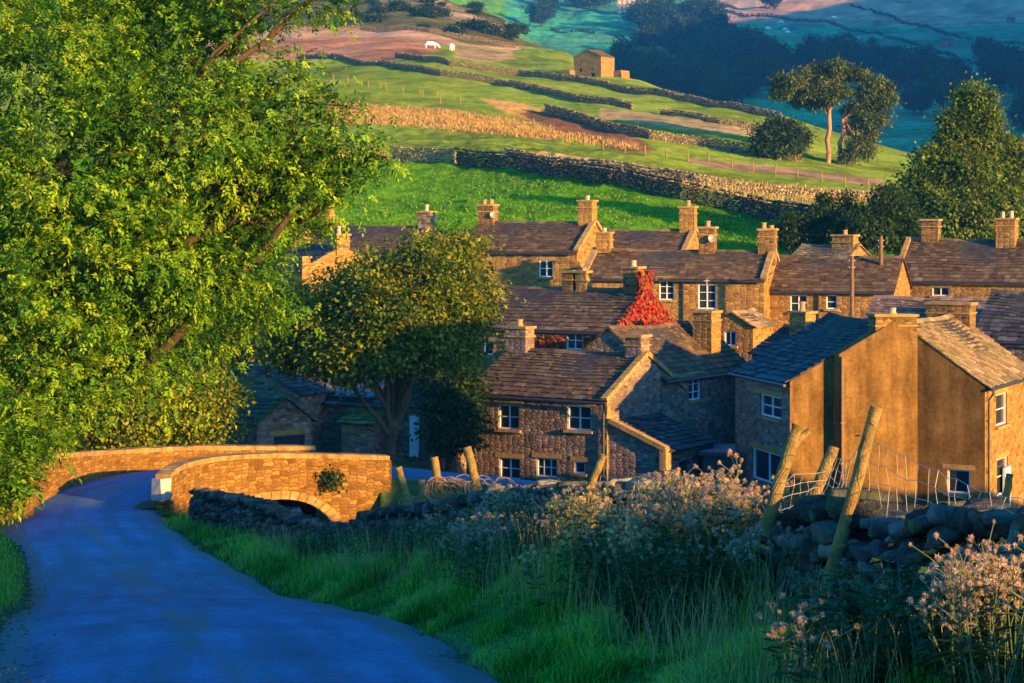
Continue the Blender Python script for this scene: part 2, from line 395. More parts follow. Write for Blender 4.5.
M['grassblade'] = leaf_mat('grass_blades', .35, .5)
M['rock'] = col_mat('drystone_rock', (1, 1, 1), 5, .75, 11, 1.0, .05, .92, tint=(.12, .13, .05), tscale=2.2, tamt=.6)
M['wool'] = col_mat('wool', (.75, .72, .66), 5, .2, 20, .3, .02, .95)
def glass_mat():
    m, nt, b, out = mat_new('window_glass')
    b.inputs['Base Color'].default_value = (.02, .025, .03, 1); b.inputs['Roughness'].default_value = .06; b.inputs['Specular IOR Level'].default_value = .6
    tc = N(nt, 'ShaderNodeTexCoord'); n = N(nt, 'ShaderNodeTexNoise', i_Scale=2.5, i_Detail=1.0); nt.links.new(tc.outputs['Object'], n.inputs['Vector'])
    bump(nt, b, n.outputs[0], .08, .02); return m
M['glass'] = glass_mat()

# ------------------------------------------------------------------ ground sheet
def inpoly(px, py, poly):
    r = np.zeros(px.shape, bool); n = len(poly); j = n - 1
    for i in range(n):
        xi, yi = poly[i]; xj, yj = poly[j]
        c = ((yi > py) != (yj > py)) & (px < (xj - xi) * (py - yi) / (yj - yi + 1e-9) + xi)
        r ^= c; j = i
    return r
def build_ground():
    ys = np.concatenate([np.arange(-60, -16, 4), np.arange(-16, 0, .5), np.arange(0, 90, .4), np.arange(90, 250, .8), np.arange(250, 620, 1.7), np.arange(620, 1450, 6), np.arange(1450, 2700, 25)])
    t = np.linspace(-1, 1, 521); s = .12 * t + .88 * t ** 3
    W = 60 + 1.35 * np.maximum(ys, 0)
    Xg = s[None, :] * W[:, None] + np.interp(ys, [0, 60, 100, 2000], [0, 0, 0, 0])[:, None]
    Yg = np.repeat(ys[:, None], len(t), 1)
    Zg = H(Xg.ravel(), Yg.ravel())
    V = np.stack([Xg.ravel(), Yg.ravel(), Zg], 1)
    ny, nx = Xg.shape
    idx = np.arange(ny * nx).reshape(ny, nx)
    Q = np.stack([idx[:-1, :-1].ravel(), idx[:-1, 1:].ravel(), idx[1:, 1:].ravel(), idx[1:, :-1].ravel()], 1)
    x, y, z = V[:, 0], V[:, 1], V[:, 2]
    yy = np.maximum(y, 5)
    px = CX + F * x / yy + 5 * vnoise(x * .09, y * .09); py = HY - F * z / yy + 2.2 * vnoise(x * .12 + 9, y * .12)
    c = np.empty((len(V), 3)); c[:] = (.075, .15, .012)
    n1 = fbm(x * .05, y * .05)[:, None]; n2 = fbm(x * .4 + 5, y * .4)[:, None]
    def paint(mask, col, a=1.0): c[mask] = c[mask] * (1 - a) + np.array(col) * a
    fieldz = y > 138
    paint(fieldz, (.085, .215, .003))
    mid = fieldz & ((py < 152 + np.clip(px - 455, 0, 1e9) * .165) | (y > 262))
    paint(mid & (y < 560), (.175, .23, .018))
    ochre = (.42, .23, .05); pink = (.33, .15, .07); brown = (.2, .085, .035); heath = (.10, .085, .02)
    for poly, col in [
        ([(330, 100), (361, 104), (420, 106), (520, 118), (556, 130), (560, 141), (520, 136), (440, 129), (380, 124), (330, 124)], ochre),
        ([(480, 98), (520, 103), (600, 124), (640, 141), (650, 150), (622, 148), (560, 128), (500, 110)], ochre),
        ([(520, 112), (545, 110), (640, 140), (655, 152), (622, 152), (560, 133)], brown),
        ([(540, 152), (640, 165), (760, 183), (890, 192), (890, 200), (800, 205), (700, 189), (600, 172), (520, 160)], (.40, .27, .09)),
        ([(600, 108), (700, 119), (760, 128), (760, 138), (680, 130), (600, 118)], (.36, .25, .1)),
        ([(690, 158), (790, 168), (880, 180), (882, 186), (780, 174), (690, 163)], (.28, .16, .09)),
        ([(200, 30), (330, 28), (420, 30), (520, 46), (520, 50), (430, 45), (380, 42), (330, 60), (200, 60)], (.4, .23, .12)),
        ([(250, 42), (340, 36), (400, 38), (440, 44), (440, 52), (390, 60), (330, 58), (250, 60)], pink),
        ([(455, 48), (510, 50), (520, 60), (480, 62), (455, 56)], (.36, .24, .1)),
        ([(330, 28), (200, 20), (200, -60), (640, -60), (600, 54), (540, 48), (470, 44), (420, 30)], heath),
        ([(370, 0), (430, -5), (500, 25), (520, 34), (480, 26), (420, 12)], (.26, .18, .08)),
    ]: paint(fieldz & (y < 900) & (x < 140) & inpoly(px, py, poly), col)
    hz = fieldz & (y < 900) & inpoly(px, py, [(330, 28), (200, 20), (200, -60), (640, -60), (600, 54), (540, 48), (470, 44), (420, 30)])
    c[hz] *= (1 + .9 * np.clip(fbm(x[hz] * .035 + 3, y[hz] * .02), -.7, 1))[:, None]
    far = (y > 600) & (px > 505)
    paint(far, (.05, .26, .10))
    f2 = far & (fbm(x * .008 + 2, y * .006) > .12); paint(f2, (.06, .2, .1))
    q1 = np.floor(x / 85 + .25 * y / 85 + .4 * vnoise(x * .01, y * .01)); q2 = np.floor(y / 110 - .1 * x / 110 + .4 * vnoise(x * .01 + 5, y * .01)); tint = np.modf(np.abs(np.sin(q1 * 12.9898 + q2 * 78.233) * 43758.5))[0]
    c[far] *= (.8 + .4 * tint[far])[:, None]; paint(far & (tint > .85), (.12, .2, .09), .5)
    paint(far & (px > 690) & (z > 132 + 14 * vnoise(x * .01, y * .01)), (.42, .25, .13))  # sunlit top strip of the far dale painted into the ground colour
    # village ground, lanes and river bed
    vil = (y > 60) & (y <= 118) & (x > -14); paint(vil, (.06, .10, .03))
    paint((y > 78) & (y < 120) & (x > 4), (.11, .095, .07))
    paint((y > 58) & (y < 76) & (z < -11.6), (.08, .07, .055))
    verge = (y < 66) & (x > xR(y) - .3) & (x < xW(y) + 1); paint(verge, (.04, .085, .02))
    edge = (y < 60) & ((np.abs(x - xR(y)) < .25) | (np.abs(x - xL(y)) < .25)); paint(edge, (.09, .075, .05))
    c *= 1 + .55 * np.clip(n1, -.8, .8) + .55 * np.clip(n2, -.8, .8)
    c = np.clip(c, .004, 1)
    m, nt, b, out = mat_new('ground_cover'); L = nt.links.new
    at = N(nt, 'ShaderNodeAttribute', attribute_name='Col'); tc = N(nt, 'ShaderNodeTexCoord')
    n1 = N(nt, 'ShaderNodeTexNoise', i_Scale=1.1, i_Detail=8.0, i_Roughness=.72); L(tc.outputs['Object'], n1.inputs['Vector'])
    n2 = N(nt, 'ShaderNodeTexNoise', i_Scale=.16, i_Detail=5.0, i_Roughness=.6); L(tc.outputs['Object'], n2.inputs['Vector'])
    cc = mixc(nt, at.outputs['Color'], ramp(nt, n1.outputs[0], [(.3, (.6, .66, .6)), (.7, (1.3, 1.22, 1.2))]), 1, 'MULTIPLY')
    cc = mixc(nt, cc, ramp(nt, n2.outputs[0], [(.35, (.8, .86, .85)), (.65, (1.18, 1.1, 1.0))]), 1, 'MULTIPLY')
    L(cc, b.inputs['Base Color']); b.inputs['Roughness'].default_value = .95; b.inputs['Specular IOR Level'].default_value = 0
    hh = mixc(nt, n1.outputs[0], n2.outputs[0], .4); bump(nt, b, hh, .9, .5)
    o = np_mesh('terrain', V, Q, m, col=c, smooth=True); o['kind'] = 'structure'
build_ground()

# road sheet
def build_road():
    V = []; C = []; UV = []
    cr = np.array([-1.12, -1, -.92, -.6, -.45, -.2, 0, .2, .45, .6, .92, 1, 1.12]); n = len(cr); s = 0
    for i, p in enumerate(ROAD):
        a = ROAD[max(i - 1, 0)]; b = ROAD[min(i + 1, len(ROAD) - 1)]
        t = np.array([b[0] - a[0], b[1] - a[1]]); t /= np.hypot(*t); nrm = np.array([t[1], -t[0]])
        wob = vnoise(i * .7, 3.3) * .22, vnoise(i * .7, 9.1) * .22
        for k, q in enumerate(cr):
            off = q * p[3] + (wob[0] * max(0, -q) + wob[1] * max(0, q)) * (abs(q) > .8)
            e = abs(q)
            zz = p[2] + .07 * (1 - min(e, 1) ** 2) - (.12 if e > 1.05 else 0)
            V.append((p[0] + nrm[0] * off, p[1] + nrm[1] * off, zz)); C.append((q, s, 0))
        s += float(np.hypot(p[0] - a[0], p[1] - a[1]))
    V = np.array(V); idx = np.arange(len(V)).reshape(-1, n)
    Q = np.stack([idx[:-1, :-1].ravel(), idx[:-1, 1:].ravel(), idx[1:, 1:].ravel(), idx[1:, :-1].ravel()], 1)
    UV = np.array(C)[Q.ravel()][:, :2]
    m, nt, b, out = mat_new('old_asphalt'); L = nt.links.new
    uv = N(nt, 'ShaderNodeUVMap'); sp = N(nt, 'ShaderNodeSeparateXYZ'); L(uv.outputs[0], sp.inputs[0])
    tc = N(nt, 'ShaderNodeTexCoord')
    g = N(nt, 'ShaderNodeTexNoise', i_Scale=13.0, i_Detail=7.0, i_Roughness=.8); L(tc.outputs['Object'], g.inputs['Vector'])
    p = N(nt, 'ShaderNodeTexNoise', i_Scale=.5, i_Detail=6.0, i_Roughness=.65); L(tc.outputs['Object'], p.inputs['Vector'])
    mp = N(nt, 'ShaderNodeMapping'); mp.inputs['Scale'].default_value = (3.0, .12, 1); L(uv.outputs[0], mp.inputs[0])
    st = N(nt, 'ShaderNodeTexNoise', i_Scale=1.6, i_Detail=4.0); L(mp.outputs[0], st.inputs['Vector'])
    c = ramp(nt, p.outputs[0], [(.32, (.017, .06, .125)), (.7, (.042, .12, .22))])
    c = mixc(nt, c, ramp(nt, g.outputs[0], [(.35, (.4, .4, .4)), (.68, (1.75, 1.75, 1.75))]), .8, 'MULTIPLY')
    c = mixc(nt, c, ramp(nt, st.outputs[0], [(.35, (.62, .62, .62)), (.65, (1.3, 1.3, 1.3))]), .8, 'MULTIPLY')
    ab = N(nt, 'ShaderNodeMath', operation='ABSOLUTE'); L(sp.outputs[0], ab.inputs[0])
    # grit worn to the centre line and the edges
    w = N(nt, 'ShaderNodeMath', operation='ADD'); L(ab.outputs[0], w.inputs[0]); L(st.outputs[0], w.inputs[1])
    cen = ramp(nt, w.outputs[0], [(.38, (.75, .75, .75)), (.66, (0, 0, 0)), ])
    c = mixc(nt, c, (.14, .10, .075), cen)
    edg = N(nt, 'ShaderNodeMath', operation='MULTIPLY_ADD'); L(p.outputs[0], edg.inputs[0]); edg.inputs[1].default_value = .25; L(ab.outputs[0], edg.inputs[2])
    c = mixc(nt, c, (.085, .07, .045), ramp(nt, edg.outputs[0], [(.0, (0, 0, 0)), (1.0, (0, 0, 0))] if False else [(.93, (0, 0, 0)), (1.0, (.7, .7, .7))]))
    ed = ramp(nt, w.outputs[0], [(.0, (0, 0, 0)), (.7, (0, 0, 0)), (1, (0, 0, 0))])
    L(c, b.inputs['Base Color']); b.inputs['Roughness'].default_value = .75; b.inputs['Specular IOR Level'].default_value = .3
    vc = N(nt, 'ShaderNodeTexVoronoi', feature='DISTANCE_TO_EDGE', i_Scale=.55); wz = N(nt, 'ShaderNodeTexNoise', i_Scale=2.0, i_Detail=4.0); L(tc.outputs['Object'], wz.inputs['Vector'])
    wv = N(nt, 'ShaderNodeVectorMath', operation='ADD'); L(tc.outputs['Object'], wv.inputs[0]); L(wz.outputs['Color'], wv.inputs[1]); L(wv.outputs[0], vc.inputs['Vector'])
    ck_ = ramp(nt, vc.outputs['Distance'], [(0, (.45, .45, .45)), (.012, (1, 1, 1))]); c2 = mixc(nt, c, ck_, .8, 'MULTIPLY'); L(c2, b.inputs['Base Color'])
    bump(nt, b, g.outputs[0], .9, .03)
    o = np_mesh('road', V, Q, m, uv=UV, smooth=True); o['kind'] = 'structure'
build_road()
mb = MB()
wp = [(-7.6, 63), (-7.4, 67), (-7.4, 72), (-7.2, 78), (-6, 62), (-3.5, 60.5), (0, 59.5)]
mb.poly([(-10.6, 80, -12.05), (-10.4, 61, -12.05), (-4.2, 61, -12.05), (-4.8, 80, -12.05)])
m, nt, b, out = mat_new('stream_water'); b.inputs['Base Color'].default_value = (.02, .025, .02, 1); b.inputs['Roughness'].default_value = .12
tc = N(nt, 'ShaderNodeTexCoord'); n = N(nt, 'ShaderNodeTexNoise', i_Scale=4.0, i_Detail=3.0); nt.links.new(tc.outputs['Object'], n.inputs['Vector']); bump(nt, b, n.outputs[0], .4, .05)
o = mb.build('stream', m); o['kind'] = 'structure'

# ------------------------------------------------------------------ drystone walls
def rock_variants(n, k, seed, sub=3):
    r = np.random.default_rng(seed); out = []
    g = np.linspace(-1, 1, sub + 1)
    faces = []; verts = {}
    def vid(p):
        key = tuple(np.round(p, 5)); 
        if key not in verts: verts[key] = len(verts)
        return verts[key]
    for ax in range(3):
        for sg in (-1, 1):
            for i in range(sub):
                for j in range(sub):
                    q = []
                    for a, b in ((g[i], g[j]), (g[i + 1], g[j]), (g[i + 1], g[j + 1]), (g[i], g[j + 1])):
                        p = np.zeros(3); p[ax] = sg; p[(ax + 1) % 3] = a; p[(ax + 2) % 3] = b; q.append(vid(p))
                    faces.append(q if sg > 0 else q[::-1])
    base = np.array(list(verts.keys())); Q = np.array(faces)
    for _ in range(n):
        p = base.copy(); nn = (np.abs(p) ** k).sum(1) ** (1 / k); p = p / nn[:, None]
        for _c in range(8):
            d = r.normal(size=3); d /= np.linalg.norm(d); lim = r.uniform(.55, .95); e = p @ d - lim; p = p - np.maximum(e, 0)[:, None] * d
        p += r.normal(0, .03, p.shape); out.append(p)
    return out, Q
ROCK_HI = rock_variants(18, 10, 3, 4); ROCK_LO = rock_variants(10, 9, 4, 1)
def drystone(name, label, path, thick=.5, hs=.16, ws=(.2, .5), hi=False, cope=True, cols=None, seed=1, group=None, rows=1, ragged=.5):
    """path: (x, y, z_bottom, z_top); one mesh of separately laid stones"""
    r = np.random.default_rng(seed); var, Q0 = ROCK_HI if hi else ROCK_LO
    cols = np.array(cols if cols is not None else [(.09, .075, .06), (.16, .135, .11), (.23, .19, .15), (.12, .1, .08)])
    path = np.array(path, float); sl = np.concatenate([[0], np.cumsum(np.hypot(np.diff(path[:, 0]), np.diff(path[:, 1])))])
    V = []; Q = []; C = []; nv = 0
    def put(c, sz, rot):
        nonlocal nv
        p = var[r.integers(len(var))] * (np.array(sz) / 2 * 1.08)
        p = p @ np.array(rot.to_matrix()).T + np.array(c); V.append(p); Q.append(Q0 + nv); nv += len(p)
        C.append(np.tile(np.clip(cols[r.integers(len(cols))] * r.uniform(.7, 1.25), 0, 1), (len(p), 1)))
    from mathutils import Euler
    L = sl[-1]
    s0 = 0.0; k = 0
    at = lambda s: [np.interp(s, sl, path[:, i]) for i in range(4)]
    hmax = (path[:, 3] - path[:, 2]).max(); nc = max(1, int(hmax / hs))
    for k in range(nc + 1):
        s = r.uniform(0, .3)
        while s < L:
            w = r.uniform(*ws); x, y, zb, zt = at(s + w / 2); x2, y2, _, _ = at(min(s + w, L)); x1, y1, _, _ = at(s)
            a = math.atan2(y2 - y1, x2 - x1); h = zt - zb; hh = hs * r.uniform(.8, 1.2)
            zz = zb + (k + .5) * hs + r.uniform(-.02, .02)
            if zz + hs * .5 < zt + ragged * hs * r.uniform(-1, .4):
                for q in range(rows):
                    off = 0 if rows == 1 else (q - .5) * thick * .5
                    tk = (thick if rows == 1 else thick * .55) * r.uniform(.85, 1.15) * (1.1 - .25 * (zz - zb) / max(h, .1))
                    put((x - math.sin(a) * off, y + math.cos(a) * off, zz), (w * 1.05, tk, hh * 1.1), Euler((r.normal(0, .08), r.normal(0, .1 if hi else .05), a + r.normal(0, .12))))
            s += w * .97
    if cope:
        s = 0
        while s < L:
            w = r.uniform(.1, .2) if hi else r.uniform(.18, .4)
            x, y, zb, zt = at(s); x2, y2, _, _ = at(min(s + .2, L)); a = math.atan2(y2 - y, x2 - x)
            if r.random() > .15: put((x, y, zt + .06), (w * 1.15, thick * r.uniform(.6, 1), r.uniform(.13, .27) if hi else r.uniform(.2, .38)), Euler((r.normal(0, .12), r.normal(.15, .2), a)))
            s += w
    o = np_mesh(name, np.concatenate(V), np.concatenate(Q), M['rock'], col=np.concatenate(C))
    return tag(o, label, 'wall', group, 'thing')
def field_wall(label, pts, h=1.3, cols=None, seed=1, **kw):
    """pts: picture polyline of the wall's foot, dropped onto the ground"""
    P3 = [hit(*p) for p in pts]; path = []
    for a, b in zip(P3[:-1], P3[1:]):
        n = max(2, int((b - a).length / 3))
        for t in np.linspace(0, 1, n, endpoint=False): path.append(a.lerp(b, t))
    path.append(P3[-1])
    return drystone('drystone_wall', label, [(p.x, p.y, h1(p.x, p.y) - .15, h1(p.x, p.y) + h) for p in path], seed=seed, cols=cols, group='field walls on the hill', **kw)
# ------------------------------------------------------------------ houses
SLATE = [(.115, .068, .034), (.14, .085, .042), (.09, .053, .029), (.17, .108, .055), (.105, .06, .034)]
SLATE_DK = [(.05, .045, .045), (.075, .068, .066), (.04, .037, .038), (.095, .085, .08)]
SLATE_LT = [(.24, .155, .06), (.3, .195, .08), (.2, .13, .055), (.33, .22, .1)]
def wall_face(mb, o, t, n, width, he, holes=(), apex=None, depth=.2, z0=-1.2):
    """one wall face with real openings; holes (s, z, w, h); apex (s, rise) closes a gable"""
    o, t, n = Vector(o), Vector(t), Vector(n); up = Vector((0, 0, 1)); off = random.random() * 9
    def pt(s, z, k=0.0): return o + t * s + up * z - n * k
    def face(pts): mb.poly([pt(*p) for p in pts], [(p[0] + off, p[1]) for p in pts])
    xs = sorted({0, width} | {h[0] for h in holes} | {h[0] + h[2] for h in holes}); zs = sorted({z0, he} | {h[1] for h in holes} | {h[1] + h[3] for h in holes})
    for i in range(len(xs) - 1):
        for j in range(len(zs) - 1):
            mx, mz = (xs[i] + xs[i + 1]) / 2, (zs[j] + zs[j + 1]) / 2
            if any(h[0] < mx < h[0] + h[2] and h[1] < mz < h[1] + h[3] for h in holes): continue
            face([(xs[i], zs[j]), (xs[i + 1], zs[j]), (xs[i + 1], zs[j + 1]), (xs[i], zs[j + 1])])
    if apex: face([(0, he), (width, he), (apex[0], he + apex[1])] if 0 < apex[0] < width else ([(0, he), (width, he), (width, he + apex[1])] if apex[0] >= width else [(0, he), (width, he), (0, he + apex[1])]))
    for s, z, w, h in holes:
        for a, b in (((s, z), (s + w, z)), ((s + w, z), (s + w, z + h)), ((s + w, z + h), (s, z + h)), ((s, z + h), (s, z))):
            q = [pt(*a), pt(*b), pt(*b, depth), pt(*a, depth)]
            mb.poly(q, [(a[0] + off, a[1]), (b[0] + off, b[1]), (b[0] + off + .0, b[1] + depth), (a[0] + off, a[1] + depth)])

def window(root, o, t, n, s, z, w, h, cols=2, rows=2, dep=.11, sill=True, fw=.06, mat='white', lintel=True):
    o, t, n = Vector(o), Vector(t), Vector(n); up = Vector((0, 0, 1))
    mt = Matrix((t, n, up)).transposed()
    def c(a, b, k): return o + t * (s + a) + up * (z + b) - n * k
    mb = MB()
    mb.box(c(fw / 2, h / 2, dep), (fw, .08, h), mt); mb.box(c(w - fw / 2, h / 2, dep), (fw, .08, h), mt)
    mb.box(c(w / 2, h - fw / 2, dep), (w - 2 * fw, .078, fw), mt); mb.box(c(w / 2, fw / 2, dep), (w - 2 * fw, .078, fw), mt)
    for k in range(1, cols): mb.box(c(w * k / cols, h / 2, dep + .004), ((.055 if cols == 2 else .03), .05, h - 2 * fw), mt)
    for k in range(1, rows): mb.box(c(w / 2, h * k / rows, dep + .007), (w - 2 * fw, .04, .038 if rows == 2 else .028), mt)
    f = mb.build('window', M[mat], root)
    g = MB(); g.poly([c(fw, fw, dep + .03), c(w - fw, fw, dep + .03), c(w - fw, h - fw, dep + .03), c(fw, h - fw, dep + .03)])
    # a pane's back, so the glass is a thin sheet
    g.poly([c(fw, h - fw, dep + .045), c(w - fw, h - fw, dep + .045), c(w - fw, fw, dep + .045), c(fw, fw, dep + .045)])
    g.build('pane', M['glass'], f)
    if sill:
        q = MB(); q.box(c(w / 2, -.06, -.02), (w + .24, .22, .12), mt, jit=.008); q.build('sill', M['dressed'], f)
    if lintel:
        q = MB(); q.box(c(w / 2, h + .1, .06), (w + .4, .16, .2), mt, jit=.008); q.build('lintel', M['dressed'], f)
    return f

def slates(mb, a, b, up_vec, length, cols, n_c=None, thick=.045, wr=(.24, .6), seed=0):
    """courses of stone slates; a->b along the eave, up_vec unit vector up the slope"""
    r = random.Random(seed); a, b = Vector(a), Vector(b); t = (b - a).normalized(); W = (b - a).length
    u = Vector(up_vec).normalized(); nrm = t.cross(u).normalized()
    if nrm.z < 0: nrm = -nrm
    z = 0; k = 0
    while z < length - .05:
        ex = max(.17, .38 - .2 * z / length); ex = min(ex, length - z)
        s = -r.uniform(0, .3)
        while s < W:
            w = r.uniform(*wr) * (1 - .35 * z / length); s0 = max(s, 0); s1 = min(s + w, W); s += w
            if s1 - s0 < .05: continue
            L = ex * 1.5; tilt = .05
            c = cols[r.randrange(len(cols))]; q = r.uniform(.75, 1.22); c = tuple(min(1, x * q) for x in c)
            g = r.uniform(.004, .014); dz = r.uniform(-.03, .03)
            lo, hi = z + dz, min(z + L, length + .02); l0 = thick * r.uniform(.9, 1.5) + .03; h0 = .012
            p = lambda ss, zz, hh: a + t * ss + u * zz + nrm * hh
            B = [p(s0 + g, lo, l0 - thick), p(s1 - g, lo + r.uniform(-.012, .012), l0 - thick), p(s1 - g, hi, h0 - .02), p(s0 + g, hi, h0 - .02)]
            T = [p(s0 + g, lo, l0), p(s1 - g, lo + r.uniform(-.012, .012), l0 + r.uniform(-.008, .008)), p(s1 - g, hi, h0), p(s0 + g, hi, h0)]
            mb.poly(T, None, c); mb.poly([B[0], B[1], T[1], T[0]], None, c); mb.poly([B[1], B[2], T[2], T[1]], None, c); mb.poly([B[3], B[0], T[0], T[3]], None, c)
        z += ex; k += 1

def chimney(root, x, y, w, d, z0, z1, pots=(('pot', .45),), mat='stone', cap=True, rz=0, parent_name='chimney'):
    mb = MB(); Mr = Matrix.Rotation(rz, 3, 'Z')
    mb.box((x, y, (z0 + z1) / 2), (w, d, z1 - z0), Mr, jit=.015)
    o = mb.build('chimney', M[mat], root)
    if cap:
        c = MB(); c.box((x, y, z1 + .06), (w + .16, d + .16, .115), Mr, jit=.015); c.box((x, y, z1 - .35), (w + .1, d + .1, .07), Mr, jit=.01); c.build('coping', M['dressed'], o)
    n = len(pots)
    for i, (m, hh) in enumerate(pots):
        q = MB(); off = ((i + .5) / n - .5) * w * .9; px_, py_ = x + off * math.cos(rz), y + off * math.sin(rz)
        q.tube([(px_, py_, z1 + .05), (px_, py_, z1 + .12), (px_, py_, z1 + .16), (px_, py_, z1 + hh * .85), (px_, py_, z1 + hh * .86), (px_, py_, z1 + hh)], [.19, .19, .145, .125, .16, .15], 12)
        q.build('chimney_pot', M[m], o)
    return o

def roof_gable(root, L, D, he, rise, yr=None, cols=SLATE, mat='roof', ov=.22, ve=.12, seed=0, back=True, ridge=True, x0=0.0, front=True):
    yr = D / 2 if yr is None else yr
    mb = MB()
    a = math.atan2(rise, yr); ln = math.hypot(rise, yr)
    u = Vector((0, math.cos(a), math.sin(a)))
    eo = Vector((x0 - ve, 0, he)) - u * ov; ee = Vector((x0 + L + ve, 0, he)) - u * ov
    mb.poly([eo, ee, ee + u * (ln + ov), eo + u * (ln + ov)], None, (.05, .04, .035))   # boarding under the slates
    slates(mb, eo, ee, u, ln + ov, cols, seed=seed)
    if back:
        yb = D - yr; a2 = math.atan2(rise, yb); ln2 = math.hypot(rise, yb); u2 = Vector((0, -math.cos(a2), math.sin(a2)))
        fo = Vector((x0 + L + ve, D, he)) - u2 * ov; fe = Vector((x0 - ve, D, he)) - u2 * ov
        mb.poly([fo, fe, fe + u2 * (ln2 + ov), fo + u2 * (ln2 + ov)], None, (.05, .04, .035))
        slates(mb, fo, fe, u2, ln2 + ov, cols, seed=seed + 50)
    sg = random.Random(seed + 3).uniform(.05, .14); ph = seed * 1.7
    sag = lambda x, z: z - (sg * math.sin(math.pi * min(1, max(0, (x - x0) / L))) + .025 * math.sin(x * 1.3 + ph)) * min(1, max(0, (z - he + .3) / (rise + .3)))
    mb.v = [(v[0], v[1], sag(v[0], v[2])) for v in mb.v]
    r = mb.build('roof', M[mat], root)
    if ridge:
        q = MB(); x = x0 - ve; rr = random.Random(seed + 9)
        while x < x0 + L + ve - .1:
            w = min(rr.uniform(.45, .8), x0 + L + ve - x); c = cols[rr.randrange(len(cols))]; k = rr.uniform(.9, 1.3); c = tuple(v * k for v in c)
            z = he + rise + .07 + rr.uniform(-.012, .012)
            A = [(x + .01, yr - .2, z - .10), (x + .01, yr - .03, z + .05), (x + .01, yr + .03, z + .05), (x + .01, yr + .2, z - .10)]
            B = [(x + w - .01, p[1], p[2]) for p in A]
            for i in range(3): q.poly([A[i], B[i], B[i + 1], A[i + 1]], None, c)
            q.poly(A[::-1], None, c); q.poly(B, None, c); q.poly([A[3], B[3], B[0], A[0]], None, c)
            x += w
        q.v = [(v[0], v[1], sag(v[0], v[2])) for v in q.v]
        q.build('ridge_stones', M[mat], r)
    return r
def coping(root, x, D, he, rise, yr=None, w=.34, up=.1, back=True, mat='dressed'):
    """raised stones along a gable"""
    yr = D / 2 if yr is None else yr; mb = MB(); rr = random.Random(int(x * 10))
    def run(y0, z0, y1, z1):
        n = max(2, int(math.hypot(y1 - y0, z1 - z0) / .7))
        for i in range(n):
            a = i / n; b = (i + 1) / n - .01
            mb.bar((x, y0 + (y1 - y0) * a, z0 + (z1 - z0) * a + up), (x, y0 + (y1 - y0) * b, z0 + (z1 - z0) * b + up), w * rr.uniform(.94, 1.05), .2)
    run(-.2, he - .2 * rise / yr, yr, he + rise)
    if back: run(D + .2, he - .2 * rise / (D - yr), yr, he + rise)
    return mb.build('coping', M[mat], root)
def gutter(root, L, he, rise, yr, x0=0, pipe=None, y=-.27):
    mb = MB(); mb.tube([(x0 - .1, y, he - .17), (x0 + L + .1, y, he - .17)], .065, 8); g = mb.build('gutter', M['dark_metal'], root)
    if pipe is not None:
        q = MB(); q.tube([(pipe, y, he - .18), (pipe, y, he - .35), (pipe, -.09, he - .6), (pipe, -.09, -.6)], .045, 8)
        for z in (he * .75, he * .4): q.box((pipe, -.07, z), (.16, .1, .05))
        q.build('downpipe', M['dark_metal'], root)

